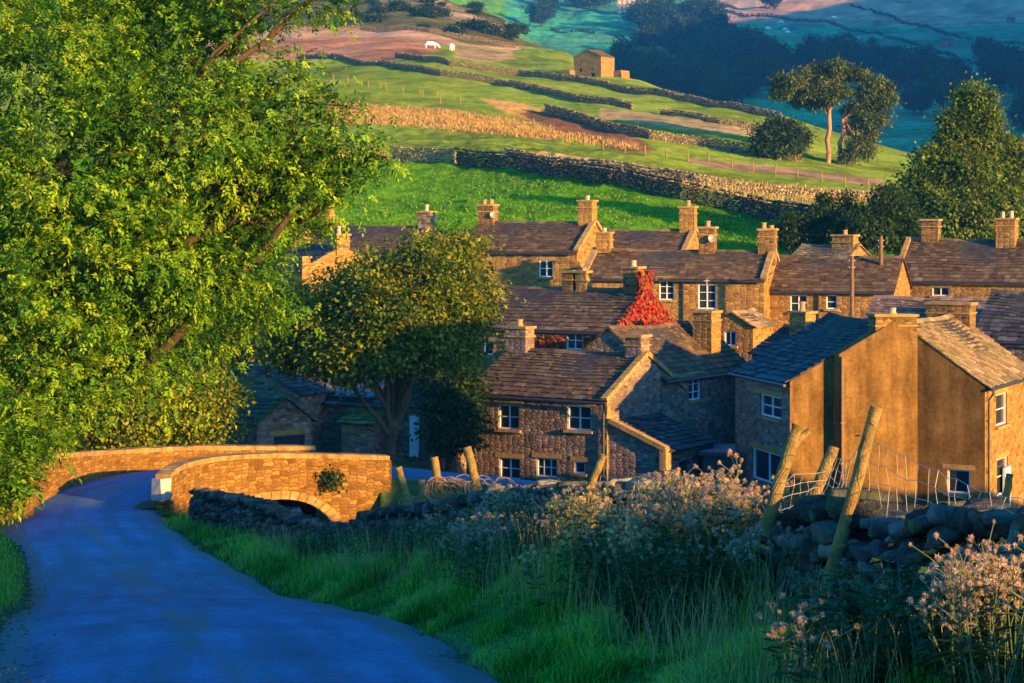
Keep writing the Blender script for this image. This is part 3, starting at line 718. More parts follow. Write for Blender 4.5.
INFO = {}
def house(label, a, b, D, yr_px=None, rise=None, base=None, mat='stone', cols=SLATE, roofmat='roof', wins=(), group='stone houses in the village', name='stone_house', cat='house', seed=0, yr=None, back=True,
          gut=True, pipe=None, cop=(), ve=.12, ang=None, L=None, face_mats=None):
    """a, b: (px, py, d) of the ends of the front eave; wins: (wall, s, z from eave top down, w, h, cols, rows)"""
    A = P(*a)
    if ang is None:
        B = Vector((X(b[0], b[2]), b[2], A.z)); rz = math.atan2(B.y - A.y, B.x - A.x); L = (B - A).length
    else: rz = ang
    u = Vector((math.cos(rz), math.sin(rz), 0)); v = Vector((-math.sin(rz), math.cos(rz), 0))
    mid = A + u * L / 2 + v * D / 2
    if base is None: base = min(h1(A.x, A.y), h1(*(A + u * L).xy), h1(mid.x, mid.y))
    he = A.z - base
    root = thing(name, label, cat, (A.x, A.y, base), rz, group)
    yr = D / 2 if yr is None else yr
    def w2(q):
        if not isinstance(q[1], tuple): return q
        o, t, n, w = faces[q[0]]; M4 = Matrix.Translation((A.x, A.y, base)) @ Matrix.Rotation(rz, 4, 'Z')
        O = M4 @ Vector(o); T = M4.to_3x3() @ Vector(t); Nn = M4.to_3x3() @ Vector(n)
        def ray(px, py):
            dv = Vector(((px - CX) / F, 1, (HY - py) / F)); k = O.dot(Nn) / dv.dot(Nn); p = dv * k - O
            return p.dot(T), p.z
        x0, y0, x1, y1 = q[1]; s0, z1 = ray(x0, y0); s1, z0 = ray(x1, y1); s0, s1 = min(s0, s1), max(s0, s1)
        s0 = max(.1, s0); s1 = min(w - .1, max(s1, s0 + .3))
        return (q[0], s0, he - z1, s1 - s0, z1 - z0) + tuple(q[2:])
    faces = {'front': ((0, 0, 0), (1, 0, 0), (0, -1, 0), L), 'right': ((L, 0, 0), (0, 1, 0), (1, 0, 0), D), 'back': ((L, D, 0), (-1, 0, 0), (0, 1, 0), L), 'left': ((0, D, 0), (0, -1, 0), (-1, 0, 0), D)}
    wins = [w2(q) for q in wins]
    fm = face_mats or {}
    mbs = {}
    for k, (o, t, n, w) in faces.items():
        mb = mbs.setdefault(fm.get(k, mat), MB())
        holes = [(q[1], he - q[2] - q[4], q[3], q[4]) for q in wins if q[0] == k]
        ap = None if k in ('front', 'back') else ((yr, rise) if k == 'right' else (D - yr, rise))
        if k == 'back' and not back and yr >= D: wall_face(mb, o, t, n, w, he + rise); continue
        wall_face(mb, o, t, n, w, he, holes, ap)
    for k, mb in mbs.items(): mb.build('wall', M[k], root)
    for q in wins:
        o, t, n, w = faces[q[0]]; kw = q[7] if len(q) > 7 else {}
        window(root, o, t, n, q[1], he - q[2] - q[4], q[3], q[4], q[5], q[6], **kw)
    roof_gable(root, L, D, he, rise, yr, cols, roofmat, seed=seed, back=back, ve=ve)
    if gut: gutter(root, L, he, rise, yr, pipe=pipe)
    for x in cop: coping(root, x, D, he, rise, yr, back=back)
    INFO[root.name] = (he, rise, L, D)
    return root
def lpt(root, px, py, d):
    """a picture point at depth d in the house's own axes"""
    p = P(px, py, d) - Vector(root.location); a = -root.rotation_euler.z
    return Vector((p.x * math.cos(a) - p.y * math.sin(a), p.x * math.sin(a) + p.y * math.cos(a), p.z))
def rise_of(a, ridge_py, D2, c=1.0):
    """rise so the ridge shows at row ridge_py, D2 m behind the eave"""
    return Z(ridge_py, a[2] + D2 * c) - Z(a[1], a[2])
def chim_px(root, px, py_top, py_bot, d, w, dd, pots=(('pot', .5),), mat='stone', y=None, rz=0, sink=.8, cap=True):
    p = lpt(root, px, py_top, d); q = lpt(root, px, py_bot, d)
    return chimney(root, p.x, p.y if y is None else y, w, dd, q.z - sink, p.z, pots, mat, cap, rz)
# ------------------------------------------------------------------ the village
def rise_px(z, py, d): return Z(py, d) - z
# foreground cottage
ck = house('grey rubble cottage with brown slate roof and lean-to, nearest house behind the tumbled wall', (469, 391, 88), (607, 399, 84), 6.5, rise=1.68, base=-12.0, mat='stone_grey', group=None,
    wins=[('front', (498, 404, 519, 430), 2, 2), ('front', (567, 405, 591, 431), 2, 2), ('front', (499, 457, 520, 480), 2, 2), ('front', (536, 457, 557, 478), 3, 2), ('front', (574, 461, 585, 474), 1, 1)], pipe=7.0, seed=1, name='cottage')
he, rise, L, D = INFO[ck.name]
chimney(ck, .5, 3.25, 1.1, .75, he + rise - .6, he + rise + .95, (('pot', .4),), 'stone_grey')
chimney(ck, L - .45, 3.25, .8, .75, he + rise - .7, he + rise + .75, (), 'stone_grey')
# lean-to on the cottage's right gable, with its sunlit coped verge
mb = MB(); W, DD, zt, zl = 2.75, 4.2, he - .95, he - 2.0
for o, t, n, w, ap in (((L, .06, 0), (1, 0, 0), (0, -1, 0), W, (0, zt - zl)), ((L + W, .06, 0), (0, 1, 0), (1, 0, 0), DD, None), ((L + W, .06 + DD, 0), (-1, 0, 0), (0, 1, 0), W, (W, zt - zl))):
    wall_face(mb, o, t, n, w, zl, [(1.2, .2, .8, 1.7)] if ap is None else (), ap)
mb.build('lean_to_wall', M['stone_grey'], ck)
mb = MB(); u = Vector((-W, 0, zt - zl)).normalized(); ln = math.hypot(W, zt - zl)
a0, b0 = Vector((L + W, .1, zl)) - u * .2, Vector((L + W, DD + .2, zl)) - u * .2
mb.poly([a0, b0, b0 + u * (ln + .2), a0 + u * (ln + .2)], None, (.05, .04, .04)); slates(mb, a0, b0, u, ln + .2, SLATE_DK, seed=5); mb.build('lean_to_roof', M['roof'], ck)
mb = MB()
for i in range(5):
    k0, k1 = i / 5, (i + 1) / 5 - .012
    mb.bar((L + W * (1 - k0) + .1, .06, zl + (zt - zl) * k0 + .08), (L + W * (1 - k1) + .1, .06, zl + (zt - zl) * k1 + .08), .36, .2)
mb.box((L + W, .06, zl - .35), (.3, .34, .9)); mb.build('lean_to_coping', M['dressed'], ck)
mb = MB(); mb.box((L + W - .08, .06 + 1.6, .95), (.06, .72, 1.5)); mb.build('door', M['green_paint'], ck)
coping(ck, L - .02, D, he, rise, back=True, w=.3, up=.08)
# quoins catching the sun on the corner
mb = MB()
for k in range(14):
    w = .5 if k % 2 else .3; mb.box((L - .02, .14 + w / 2 - .17, he - .3 - k * .3 - .1), (.1, w, .27), jit=.012)
mb.build('quoin_stones', M['dressed'], ck)

rzb = ck.rotation_euler.z + math.pi / 2
gx = Vector(ck.location) + Vector((math.cos(ck.rotation_euler.z), math.sin(ck.rotation_euler.z), 0)) * (L + .04)
gp = gx + Vector((math.cos(rzb), math.sin(rzb), 0)) * 4.6
cb = house('grey stone cottage wing behind the gable, roof half sunlit, one white six-pane window', (CX + F * gp.x / gp.y, HY + 6.95 * F / gp.y, gp.y), None, 5.5, rise=2.1, base=-12.0, mat='stone_grey', cols=SLATE, ang=rzb, L=8.3, group=None,
    wins=[('front', (689, 377, 701, 399), 2, 3)], seed=2, name='cottage', gut=True)
he, rise, L, D = INFO[cb.name]
chimney(cb, L - 1.9, 1.3, .9, 1.0, he - .2, he + 2.6, (), 'stone_gold')
aer = MB(); aer.tube([(L - 1.9, 1.3, he + 2.6), (L - 1.9, 1.3, he + 4.2)], .025, 6); aer.bar((L - 2.2, 1.3, he + 4.1), (L - 1.6, 1.3, he + 4.1), .02, .02); aer.build('aerial', M['wire'], cb)

# rendered house: left wing
bx, by, zz = X(790, 79), 79.0, Z(381, 79)
aA = R(-75.4); Lh = 6.0; ax, ay = bx - Lh * math.cos(aA), by - Lh * math.sin(aA)
ra = house('tall house with tan rendered gable, drainpipe and dark roof, stone front in shade', (CX + F * ax / ay, HY - zz * F / ay, ay), None, 9.2, rise=2.28, yr=4.3, ve=.05, base=-12.2, mat='render', cols=SLATE_DK, ang=aA, L=Lh, group=None,
    face_mats={'front': 'stone_grey', 'left': 'stone_grey', 'back': 'stone_grey'}, wins=[('front', (760, 393, 781, 420), 2, 2), ('front', (752, 447, 783, 488), 2, 1, dict(sill=False))], seed=3, name='rendered_house')
he, rise, L, D = INFO[ra.name]
mb = MB(); y0, y1, pr, yr = 1.83, 5.2, .6, 4.3
zf = lambda y: he + rise * (y / yr if y < yr else (D - y) / (D - yr)) + .1
f = lambda *p: mb.poly(p, [(q[1] + q[0], q[2]) for q in p])
f((L + pr, y0, -1.2), (L + pr, yr, -1.2), (L + pr, yr, zf(yr)), (L + pr, y0, zf(y0))); f((L + pr, yr, -1.2), (L + pr, y1, -1.2), (L + pr, y1, zf(y1)), (L + pr, yr, zf(yr)))
f((L - .15, y0, -1.2), (L + pr, y0, -1.2), (L + pr, y0, zf(y0)), (L - .15, y0, zf(y0))); f((L + pr, y1, -1.2), (L - .15, y1, -1.2), (L - .15, y1, zf(y1)), (L + pr, y1, zf(y1)))
f((L + pr, y0, zf(y0)), (L + pr, yr, zf(yr)), (L - .15, yr, zf(yr)), (L - .15, y0, zf(y0))); f((L + pr, yr, zf(yr)), (L + pr, y1, zf(y1)), (L - .15, y1, zf(y1)), (L - .15, yr, zf(yr)))
mb.build('chimney_breast', M['render'], ra)
mb = MB(); mb.tube([(L + pr + .07, y0 + .1, zf(y0) - .1), (L + pr + .07, y0 + .1, -.8)], .055, 8)
for z in (1, 2.6, 4.2): mb.box((L + pr + .06, y0 + .12, z), (.12, .2, .06))
mb.build('downpipe', M['rust_metal'], ra)
mb = MB(); mb.tube([(L + pr + .02, y0 + .9, 3.7), (L + pr + .3, y0 + .9, 3.72)], .03, 6); mb.build('overflow_pipe', M['white'], ra)
chimney(ra, L + .1, 4.35, 1.7, .9, he + rise - 1.0, he + rise + .22, (('pot_pale', .35),), 'stone', rz=R(85))
# rendered house: right wing, half gable
rb = house('rendered house with pale lichen roof and bright stone front at the edge of the village', (985, 385, 78.5), None, 3.4, rise=2.35, base=-12.2, mat='render', cols=SLATE_LT, roofmat='roof_moss', ang=R(62), L=8.0, yr=3.4, back=False, ve=.03, group=None,
    face_mats={'front': 'stone_gold', 'right': 'stone_gold', 'back': 'stone'}, wins=[('front', (996, 395, 1007, 423), 1, 2), ('front', (997, 460, 1008, 492), 1, 2), ('left', (947, 469, 970, 494), 1, 1)], seed=4, name='rendered_house', pipe=.25)
he, rise, L, D = INFO[rb.name]
mb = MB(); mb.box((3.3, -.03, 1.1), (.95, .1, 2.1)); d_ = mb.build('door', M['white'], rb)
chimney(rb, L - .3, D + .1, 1.0, 1.9, he + rise - 1.2, he + rise + .45, (), 'stone')
chimney(rb, 2.6, D + 1.0, .7, .9, he + 1.0, he + rise + .15, (), 'stone_gold')

def dish(root, x, y, z, r=.22):
    mb = MB(); n = 14; rings = []
    nrm = Vector((.35, -.9, .25)).normalized(); t = nrm.cross(Vector((0, 0, 1))).normalized(); u = t.cross(nrm); c = Vector((x, y, z))
    for k, (q, dep) in enumerate(((.02, .09), (.55, .06), (1, 0))):
        rings.append([c + (t * math.cos(2 * math.pi * i / n) + u * math.sin(2 * math.pi * i / n)) * r * q - nrm * dep for i in range(n)])
    for a in range(2):
        for i in range(n): mb.quad(rings[a][i], rings[a][(i + 1) % n], rings[a + 1][(i + 1) % n], rings[a + 1][i])
    mb.bar(c - nrm * .08 - u * .1, c + nrm * .25 - u * .05, .03, .03); mb.bar(c - nrm * .08, c - nrm * .35, .05, .05)
    return mb.build('satellite_dish', M['wire'], root)

# ivy house in the middle
h10 = house('long low house with brown roof, red creeper on its gable and around its window', (450, 325, 100), (612, 329, 95), 6.0, rise=1.87, mat='stone_gold', wins=[('front', (566, 331, 583, 350), 2, 2, dict(sill=False)), ('front', (475, 340, 493, 355), 2, 1, dict(sill=False))], base=-8.7, group=None, seed=6)
he, rise, L, D = INFO[h10.name]
chimney(h10, L - .5, 3, .8, .7, he + rise - .5, he + rise + 1.0, (('pot_pale', .4),), 'stone')
for px in (555, 574): 
    p = lpt(h10, px, 280, 98.5); chimney(h10, p.x, 3.0, .6, .6, he + rise - .4, he + rise + .75, (('pot', .25),) if px > 560 else (), 'stone' if px < 560 else 'stone_gold')

h1_ = house('long stone house at the back below the green field, bright gable and two end chimneys', (463, 250, 126), (577, 249, 123), 6.0, rise=1.78, wins=[('front', (539, 260, 553, 277), 2, 2)], cop=(), group=None, seed=7, mat='stone_gold', base=-6.2)
he, rise, L, D = INFO[h1_.name]
coping(h1_, L, D, he, rise)
chimney(h1_, .4, 3, 1.05, .8, he + rise - .3, he + rise + 1.0, (('pot', .42), ('pot', .42)), 'stone')
chimney(h1_, L - .45, 3, .95, .85, he + rise - .4, he + rise + 1.25, (('pot_pale', .4),), 'stone_gold')
dish(h1_, 1.0, 2.5, he + rise + .45)
mb = MB(); 
for s in (2.0, 3.2, 4.4): mb.box((s, -.005, he - .35), (.5, .03, .16))
mb.build('vent_slot', M['dark_metal'], h1_)

h2_ = house('small house beside the back field with a bright triangular gable and one pale chimney', (560, 253, 131), (683, 252, 128.3), 6.0, rise=1.5, group=None, seed=8, mat='stone_gold', base=-6)
he, rise, L, D = INFO[h2_.name]; coping(h2_, L, D, he, rise)
chimney(h2_, L - .4, 3, 1.0, .85, he + rise - .4, he + rise + 1.45, (('pot', .5),), 'stone_gold')

h3_ = house('house with long dark brown roof and two white windows right of the red creeper', (583, 277, 114), (764, 280, 111), 6.0, rise=1.5, wins=[('front', (659, 280, 674, 300), 2, 3), ('front', (698, 284, 716, 309), 2, 3)], group=None, seed=9, mat='stone_gold', base=-8.5)
he, rise, L, D = INFO[h3_.name]; coping(h3_, L, D, he, rise); coping(h3_, 0, D, he, rise)
chimney(h3_, .5, 3, .85, .8, he + rise - .4, he + rise + .95, (('pot_pale', .35),), 'stone_gold')
p = lpt(h3_, 708, 228, 115); c3 = chimney(h3_, p.x, 3, .9, .8, he + rise - .3, he + rise + 1.25, (('pot', .45),), 'stone')
chimney(h3_, L - .3, 3, .95, .9, he + rise - .8, he + rise + 1.15, (('pot', .45), ('pot', .3)), 'stone')
dish(h3_, p.x + .35, 2.4, he + rise + .7)
mb = MB()
for px_, py_ in ((684, 282),):
    q = lpt(h3_, px_, py_, 112.5); mb.tube([(q.x, -.08, he - .1), (q.x, -.08, -.5)], .05, 6)
mb.build('downpipe', M['dark_metal'], h3_)

h4_ = house('house with low dark roof and two small white windows behind the tall wooden pole', (764, 289, 113), (893, 290, 110.5), 6.0, rise=1.78, wins=[('front', (790, 295, 807, 312), 2, 2), ('front', (826, 295, 837, 309), 1, 2)], group=None, seed=10, mat='stone_gold', base=-8.5, pipe=None)
he, rise, L, D = INFO[h4_.name]; coping(h4_, 0, D, he, rise)
q = lpt(h4_, 819, 300, 112); mb = MB(); mb.tube([(q.x, -.08, he - .1), (q.x, -.08, -.5)], .05, 6); mb.build('downpipe', M['dark_metal'], h4_)
q = lpt(h4_, 877, 300, 112); chimney(h4_, q.x, .5, .9, .9, he - 1.5, he - .1, (), 'stone')
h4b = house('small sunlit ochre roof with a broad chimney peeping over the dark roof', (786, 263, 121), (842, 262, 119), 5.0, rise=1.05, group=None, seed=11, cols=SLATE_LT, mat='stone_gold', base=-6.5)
he, rise, L, D = INFO[h4b.name]; chimney(h4b, L - .9, 2.5, 1.4, .8, he + rise - .4, he + rise + .55, (('pot', .4),), 'stone_gold')

h5_ = house('house under the tall trees with wide brown roof and white chimney pots', (895, 279, 121), (1046, 281, 117), 6.5, rise=2.42, wins=[('front', (932, 287, 949, 296), 2, 1)], group=None, seed=12, mat='stone_gold', base=-8)
he, rise, L, D = INFO[h5_.name]; coping(h5_, 0, D, he, rise, w=.3)
p = lpt(h5_, 925, 222, 122); chimney(h5_, p.x, 3.25, 1.05, .8, he + rise - .4, he + rise + 1.1, (), 'stone')
p = lpt(h5_, 1007, 213, 121); chimney(h5_, p.x, 3.0, 1.15, .9, he + rise - .8, he + rise + 1.15, (('pot_pale', .5), ('pot_pale', .55)), 'stone_gold')

h6_ = house('low house with reddish brown slate roof behind the rendered gable', (858, 334, 100), (980, 334, 97.2), 6.0, rise=1.72, group=None, seed=13, cols=[(.2, .12, .085), (.25, .15, .1), (.15, .095, .07), (.28, .18, .13)], mat='stone', base=-9.5)
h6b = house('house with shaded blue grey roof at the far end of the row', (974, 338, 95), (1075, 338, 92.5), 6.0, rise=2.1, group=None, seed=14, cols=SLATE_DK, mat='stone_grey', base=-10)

h8_ = house('tiny gabled outhouse with a white window between the cottages', (753, 326, 100), None, 2.3, rise=.66, ang=R(60), L=2.6, base=-9, mat='stone_gold', cols=SLATE_LT, wins=[('left', (724, 331, 736, 346), 2, 1, dict(lintel=False))], group=None, seed=15, gut=False, name='outhouse', cat='outhouse')
hx = house('small dark roof with brick chimney and orange pot tucked behind the big gable', (752, 352, 92), (800, 352, 90), 5.0, rise=1.1, group=None, seed=16, cols=SLATE_DK, mat='stone', base=-9.5, gut=False, name='outhouse', cat='outhouse')
he, rise, L, D = INFO[hx.name]; chimney(hx, 1.35, 2.0, .95, .75, he + .4, he + 1.75, (('pot', .55),), 'stone_gold')

h11 = house('farmhouse half hidden by the two trees, purple brown roof with chimneys at its ends', (285, 251, 133), (409, 251, 129), 6.0, rise=1.68, group=None, seed=17, mat='stone_gold', base=-6)
he, rise, L, D = INFO[h11.name]; coping(h11, L, D, he, rise)
chimney(h11, 1.4, 3, .85, .8, he + rise - .3, he + rise + 1.05, (('pot', .4), ('pot', .4)), 'stone_gold')
chimney(h11, L - .3, 3, .9, .8, he + rise - .5, he + rise + .85, (('pot_pale', .55),), 'stone_grey')
chimney(h11, .9, .5, 1.0, .8, he - .6, he + 1.2, (), 'stone_gold')
wx, wy, wz = X(302, 124), 124.0, Z(268, 124); aw = R(-50); 
h11w = house('farmhouse wing with sunlit gable and one square chimney between the two trees', (CX + F * (wx - 4 * math.cos(aw)) / (wy - 4 * math.sin(aw)), HY - wz * F / (wy - 4 * math.sin(aw)), wy - 4 * math.sin(aw)), None, 6.1, rise=1.35, ang=aw, L=4.0, group=None, seed=18, cols=SLATE_DK, mat='stone_gold', base=-6.5)
he, rise, L, D = INFO[h11w.name]
chimney(h11w, L - .4, D / 2, 1.0, 1.0, he + rise - .6, he + rise + .65, (('pot_pale', .6),), 'stone_gold')
chimney(h11w, L - .3, .3, .7, .6, he - .4, he + .6, (), 'stone_gold')

# sheds by the bridge
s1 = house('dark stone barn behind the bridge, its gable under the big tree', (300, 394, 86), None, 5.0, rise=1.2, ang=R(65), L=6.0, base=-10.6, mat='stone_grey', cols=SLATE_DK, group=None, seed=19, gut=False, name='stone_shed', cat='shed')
s1b = house('little stone shed with mossy slate roof and dark doorway behind the bridge', (205, 414, 83), (257, 416, 79.5), 2.5, rise=.95, base=-10.4, mat='stone_grey', cols=[(.07, .1, .04), (.1, .12, .05), (.06, .07, .05)], group=None, seed=20, gut=False, name='stone_shed', cat='shed',
    wins=[('right', (274, 436, 305, 470), 1, 1, dict(mat='dark_metal', sill=False))])
s2 = house('low stone outbuilding with a row of blue skylights and a white door', (315, 402, 88), (437, 404, 85.5), 4.5, rise=1.0, base=-11, mat='stone_grey', cols=SLATE_DK, group=None, seed=21, gut=False, name='stone_shed', cat='shed')
he, rise, L, D = INFO[s2.name]
q0 = lpt(s2, 415.5, 436, 86); mb = MB(); mb.box((q0.x, -.02, q0.z), (.45, .1, 1.75)); mb.box((q0.x, -.04, q0.z + .55), (.3, .1, .02)); mb.build('door', M['white'], s2)
mb = MB(); g = MB(); u = Vector((0, D / 2, rise)).normalized(); nn = Vector((0, -rise, D / 2)).normalized()
xa = lpt(s2, 326, 390, 88).x; xb = lpt(s2, 372, 390, 87).x; mt = Matrix(((1, 0, 0), (0, u.y, u.z), (0, nn.y, nn.z))).transposed()
for k in range(5):
    x = xa + (xb - xa) * k / 4; mb.box(Vector((x, 0, he)) + u * 1.25 + nn * .12, (.1, 1.9, .16), mt)
for k in (.3, 2.2): mb.box(Vector(((xa + xb) / 2, 0, he)) + u * k + nn * .12, (xb - xa + .1, .1, .16), mt)
fr = mb.build('skylight', M['dark_metal'], s2)
for k in range(4):
    g = MB(); x = xa + (xb - xa) * (k + .5) / 4; g.box(Vector((x, 0, he)) + u * 1.25 + nn * .1, ((xb - xa) / 4 - .1, 1.8, .02), mt); g.build('pane', M['glass'], fr)
# mossy porch roof in front of it
mb = MB(); xa, xb = lpt(s2, 338, 410, 86).x, lpt(s2, 386, 410, 86).x
a0, b0 = Vector((xa, -1.5, he - .75)), Vector((xb, -1.5, he - .75)); u = Vector((0, 1.5, .55)).normalized()
mb.poly([a0, b0, b0 + u * 1.6, a0 + u * 1.6], None, (.05, .05, .03)); slates(mb, a0, b0, u, 1.6, [(.08, .12, .035), (.1, .13, .04), (.06, .08, .035)], seed=33); mb.build('porch_roof', M['roof_moss'], s2)
mb = MB(); wall_face(mb, (xa + .15, -1.3, 0), (1, 0, 0), (0, -1, 0), xb - xa - .3, he - .75); wall_face(mb, (xb - .15, -1.3, 0), (0, 1, 0), (1, 0, 0), 1.35, he - .7); wall_face(mb, (xa + .15, 0, 0), (0, -1, 0), (-1, 0, 0), 1.3, he - .7); mb.build('porch_wall', M['stone_grey'], s2)

# teal timber garage between the cottages
gr = thing('garage', 'dark teal boarded garage with flat roof beside the stone front', 'garage', (X(703, 84), 84, -12.0), R(-10))
hgt = Z(455, 84) + 12.0
mb = MB(); mb.box((1.15, 1.5, hgt / 2 - .4), (2.3, 3, hgt + .8)); mb.build('wall', M['green_paint'], gr)
mb = MB()
for k in range(9): mb.box((.14 + k * .253, -.03, hgt / 2 - .12), (.235, .05, hgt - .35), jit=.004)
mb.build('door', M['green_paint'], gr)
mb = MB(); mb.box((1.15, 1.45, hgt + .08), (2.6, 3.3, .14)); mb.build('roof', M['dark_metal'], gr)

# utility poles and wires
def pole(label, px, py0, py1, d, r=.12):
    a, b = P(px, py1, d), P(px, py0, d); g = h1(a.x, a.y)
    o = thing('utility_pole', label, 'pole', (a.x, a.y, g)); mb = MB(); mb.tube([(0, 0, -.6), (0, 0, (b.z - g) * .5), (0, 0, b.z - g)], [r * 1.15, r, r * .85], 10); mb.build('post', M['wood_dark'], o)
    q = MB()
    for k in range(2): q.tube([(-.16, 0, b.z - g - .25 - k * .35), (.16, 0, b.z - g - .25 - k * .35)], .04, 6)
    q.build('insulator', M['pot_pale'], o); return b
pb = pole('wooden pole standing before the house with two small white windows', 852, 256, 322, 106)
pa = pole('wooden pole rising beside the stone chimney left of the wide brown roof', 881, 236, 296, 113)
for lab, a, b in (('thin cable sagging between the two wooden poles', pb, pa), ('thin cable from the left pole to the broad chimney', pb, P(838, 243, 119))):
    mb = MB(); mb.tube([a.lerp(b, t) + Vector((0, 0, -.25 - .5 * math.sin(math.pi * t) * .4)) for t in np.linspace(0, 1, 9)], .018, 5); tag(mb.build('overhead_cable', M['dark_metal']), lab, 'cable')

# ------------------------------------------------------------------ bridge
br = thing('stone_bridge', 'humped stone bridge with two sunlit parapets and one low arch', 'bridge', (0, 0, 0))
def dens(pts, n=12):
    return catmull(pts, n)
near = dens([(X(163, 61), 61, Z(479, 61)), (X(172, 62), 62, Z(471, 62)), (X(187, 63.2), 63.2, Z(465.5, 63.2)), (X(215, 64.6), 64.6, Z(460.5, 64.6)), (X(260, 65.8), 65.8, Z(457.5, 65.8)), (X(316, 66.7), 66.7, Z(457.5, 66.7)), (X(387, 67.6), 67.6, Z(459.5, 67.6))])
far = dens([(-19, 54, -7.75), (X(10, 58.5), 58.5, Z(463, 58.5)), (X(25, 61), 61, Z(460.5, 61)), (X(60, 65.2), 65.2, Z(457.5, 65.2)), (X(110, 69), 69, Z(454, 69)), (X(160, 71.2), 71.2, Z(451, 71.2)), (X(200, 72.3), 72.3, Z(449.5, 72.3)), (X(315, 73.2), 73.2, Z(449.5, 73.2))])
XC, ZC, HS, RI = -7.75, -9.2, 2.0, 1.5
def intrados(x):
    t = (x - XC) / HS
    return None if abs(t) >= 1 else ZC - RI * (1 - math.sqrt(max(0, 1 - t * t)))
def parapet(path, thick, out, label=None, arch=True):
    """out: +1 when the outer face looks towards -y side of the path"""
    mb = MB(); s = 0; rows = []
    for i, p in enumerate(path):
        a = path[max(i - 1, 0)]; b = path[min(i + 1, len(path) - 1)]; t = Vector((b[0] - a[0], b[1] - a[1], 0)).normalized(); n = Vector((t.y, -t.x, 0))
        if i: s += math.hypot(p[0] - path[i - 1][0], p[1] - path[i - 1][1])
        g = h1(p[0], p[1]) - .4; zi = intrados(p[0]) if arch else None
        if arch and abs(p[0] - XC) < HS + 1.6 : g = min(g, -12.6)
        if zi is not None: g = max(zi, -12.6)
        rows.append((Vector((p[0], p[1], 0)) + n * thick / 2, Vector((p[0], p[1], 0)) - n * thick / 2, p[2], g, s))
    for (f0, b0, t0, g0, s0), (f1, b1, t1, g1, s1) in zip(rows[:-1], rows[1:]):
        up = lambda v, z: (v.x, v.y, z)
        mb.poly([up(f0, g0), up(f1, g1), up(f1, t1), up(f0, t0)], [(s0, g0), (s1, g1), (s1, t1), (s0, t0)])
        mb.poly([up(b1, g1), up(b0, g0), up(b0, t0), up(b1, t1)], [(s1, g1), (s0, g0), (s0, t0), (s1, t1)])
        mb.poly([up(f0, t0), up(f1, t1), up(b1, t1), up(b0, t0)], [(s0, 0), (s1, 0), (s1, .4), (s0, .4)])
        mb.poly([up(b0, g0), up(b1, g1), up(f1, g1), up(f0, g0)], [(s0, 0), (s1, 0), (s1, .4), (s0, .4)])
    for (f0, b0, t0, g0, s0), fl in ((rows[0], 0), (rows[-1], 1)):
        q = [(b0.x, b0.y, g0), (f0.x, f0.y, g0), (f0.x, f0.y, t0), (b0.x, b0.y, t0)]; mb.poly(q if not fl else q[::-1], [(0, g0), (thick, g0), (thick, t0), (0, t0)] if not fl else [(0, t0), (thick, t0), (thick, g0), (0, g0)])
    w = mb.build('parapet', M['stone_bridge'], br)
    c = MB(); acc = 0; nxt = 0; last = None; rr = random.Random(4)
    pts = [(Vector((p[0], p[1], p[2] + .07))) for p in path]; d = [0]
    for a, b in zip(pts[:-1], pts[1:]): d.append(d[-1] + (b - a).length)
    pos = lambda q: Vector([float(np.interp(q, d, [k[j] for k in pts])) for j in range(3)])
    q = 0
    while q < d[-1] - .1:
        wq = min(rr.uniform(.45, .85), d[-1] - q); c.bar(pos(q + .006), pos(q + wq - .006), thick + rr.uniform(.04, .1), rr.uniform(.13, .17), tuple([rr.uniform(.8, 1.2)] * 3)); q += wq
    c.build('coping_stones', M['bridge_cope'], w)
    return w, rows
M['stone_bridge'] = stone_mat('bridge_stone', [(.15, .08, .026), (.27, .15, .05), (.42, .26, .1), (.2, .11, .036), (.32, .185, .065)], (.15, .09, .035), sx=.3, sy=.12, stain=(.09, .05, .018), stain_amt=.5)
M['bridge_cope'] = col_mat('bridge_coping', (.28, .155, .045), 4, .5, 25, .4, .02, .9, 'OBJ', tint=(.5, .36, .18), tscale=3, tamt=.35)
near2 = catmull([tuple(p) for p in near[::6]] + [tuple(near[-1])], 14)
M['limewash'] = col_mat('worn_limewash', (.3, .3, .28), 5, .4, 25, .4, .02, .9)
wn, rn = parapet(near2, .42, 1)
wf, rf = parapet(far, .42, 1, arch=False)
# arch ring and barrel
mb = MB(); nv = 23
pr = lambda x: float(np.interp(x, near2[:, 0], near2[:, 1]))
for k in range(nv):
    a0, a1 = math.pi * k / nv, math.pi * (k + 1) / nv - .012
    ri, ro = 1.0, 1.0
    q = []
    for a in (a0, a1):
        xi, zi = XC - HS * math.cos(a), ZC - RI + RI * math.sin(a); xo, zo = XC - (HS + .27) * math.cos(a), ZC - RI + (RI + .27) * math.sin(a)
        q.append(((xi, zi), (xo, zo)))
    (i0, o0), (i1, o1) = q; cc = tuple([random.uniform(.85, 1.2)] * 3)
    fr = lambda p, k_: (p[0], pr(p[0]) - .21 - .06 + k_, p[1])
    A = [fr(i0, 0), fr(i1, 0), fr(o1, 0), fr(o0, 0)]; B = [fr(i0, .5), fr(i1, .5), fr(o1, .5), fr(o0, .5)]
    mb.poly(A, None, cc)
    for j in range(4): mb.poly([A[j], B[j], B[(j + 1) % 4], A[(j + 1) % 4]], None, cc)
mb.build('arch_ring', M['bridge_cope'], br)
mb = MB()
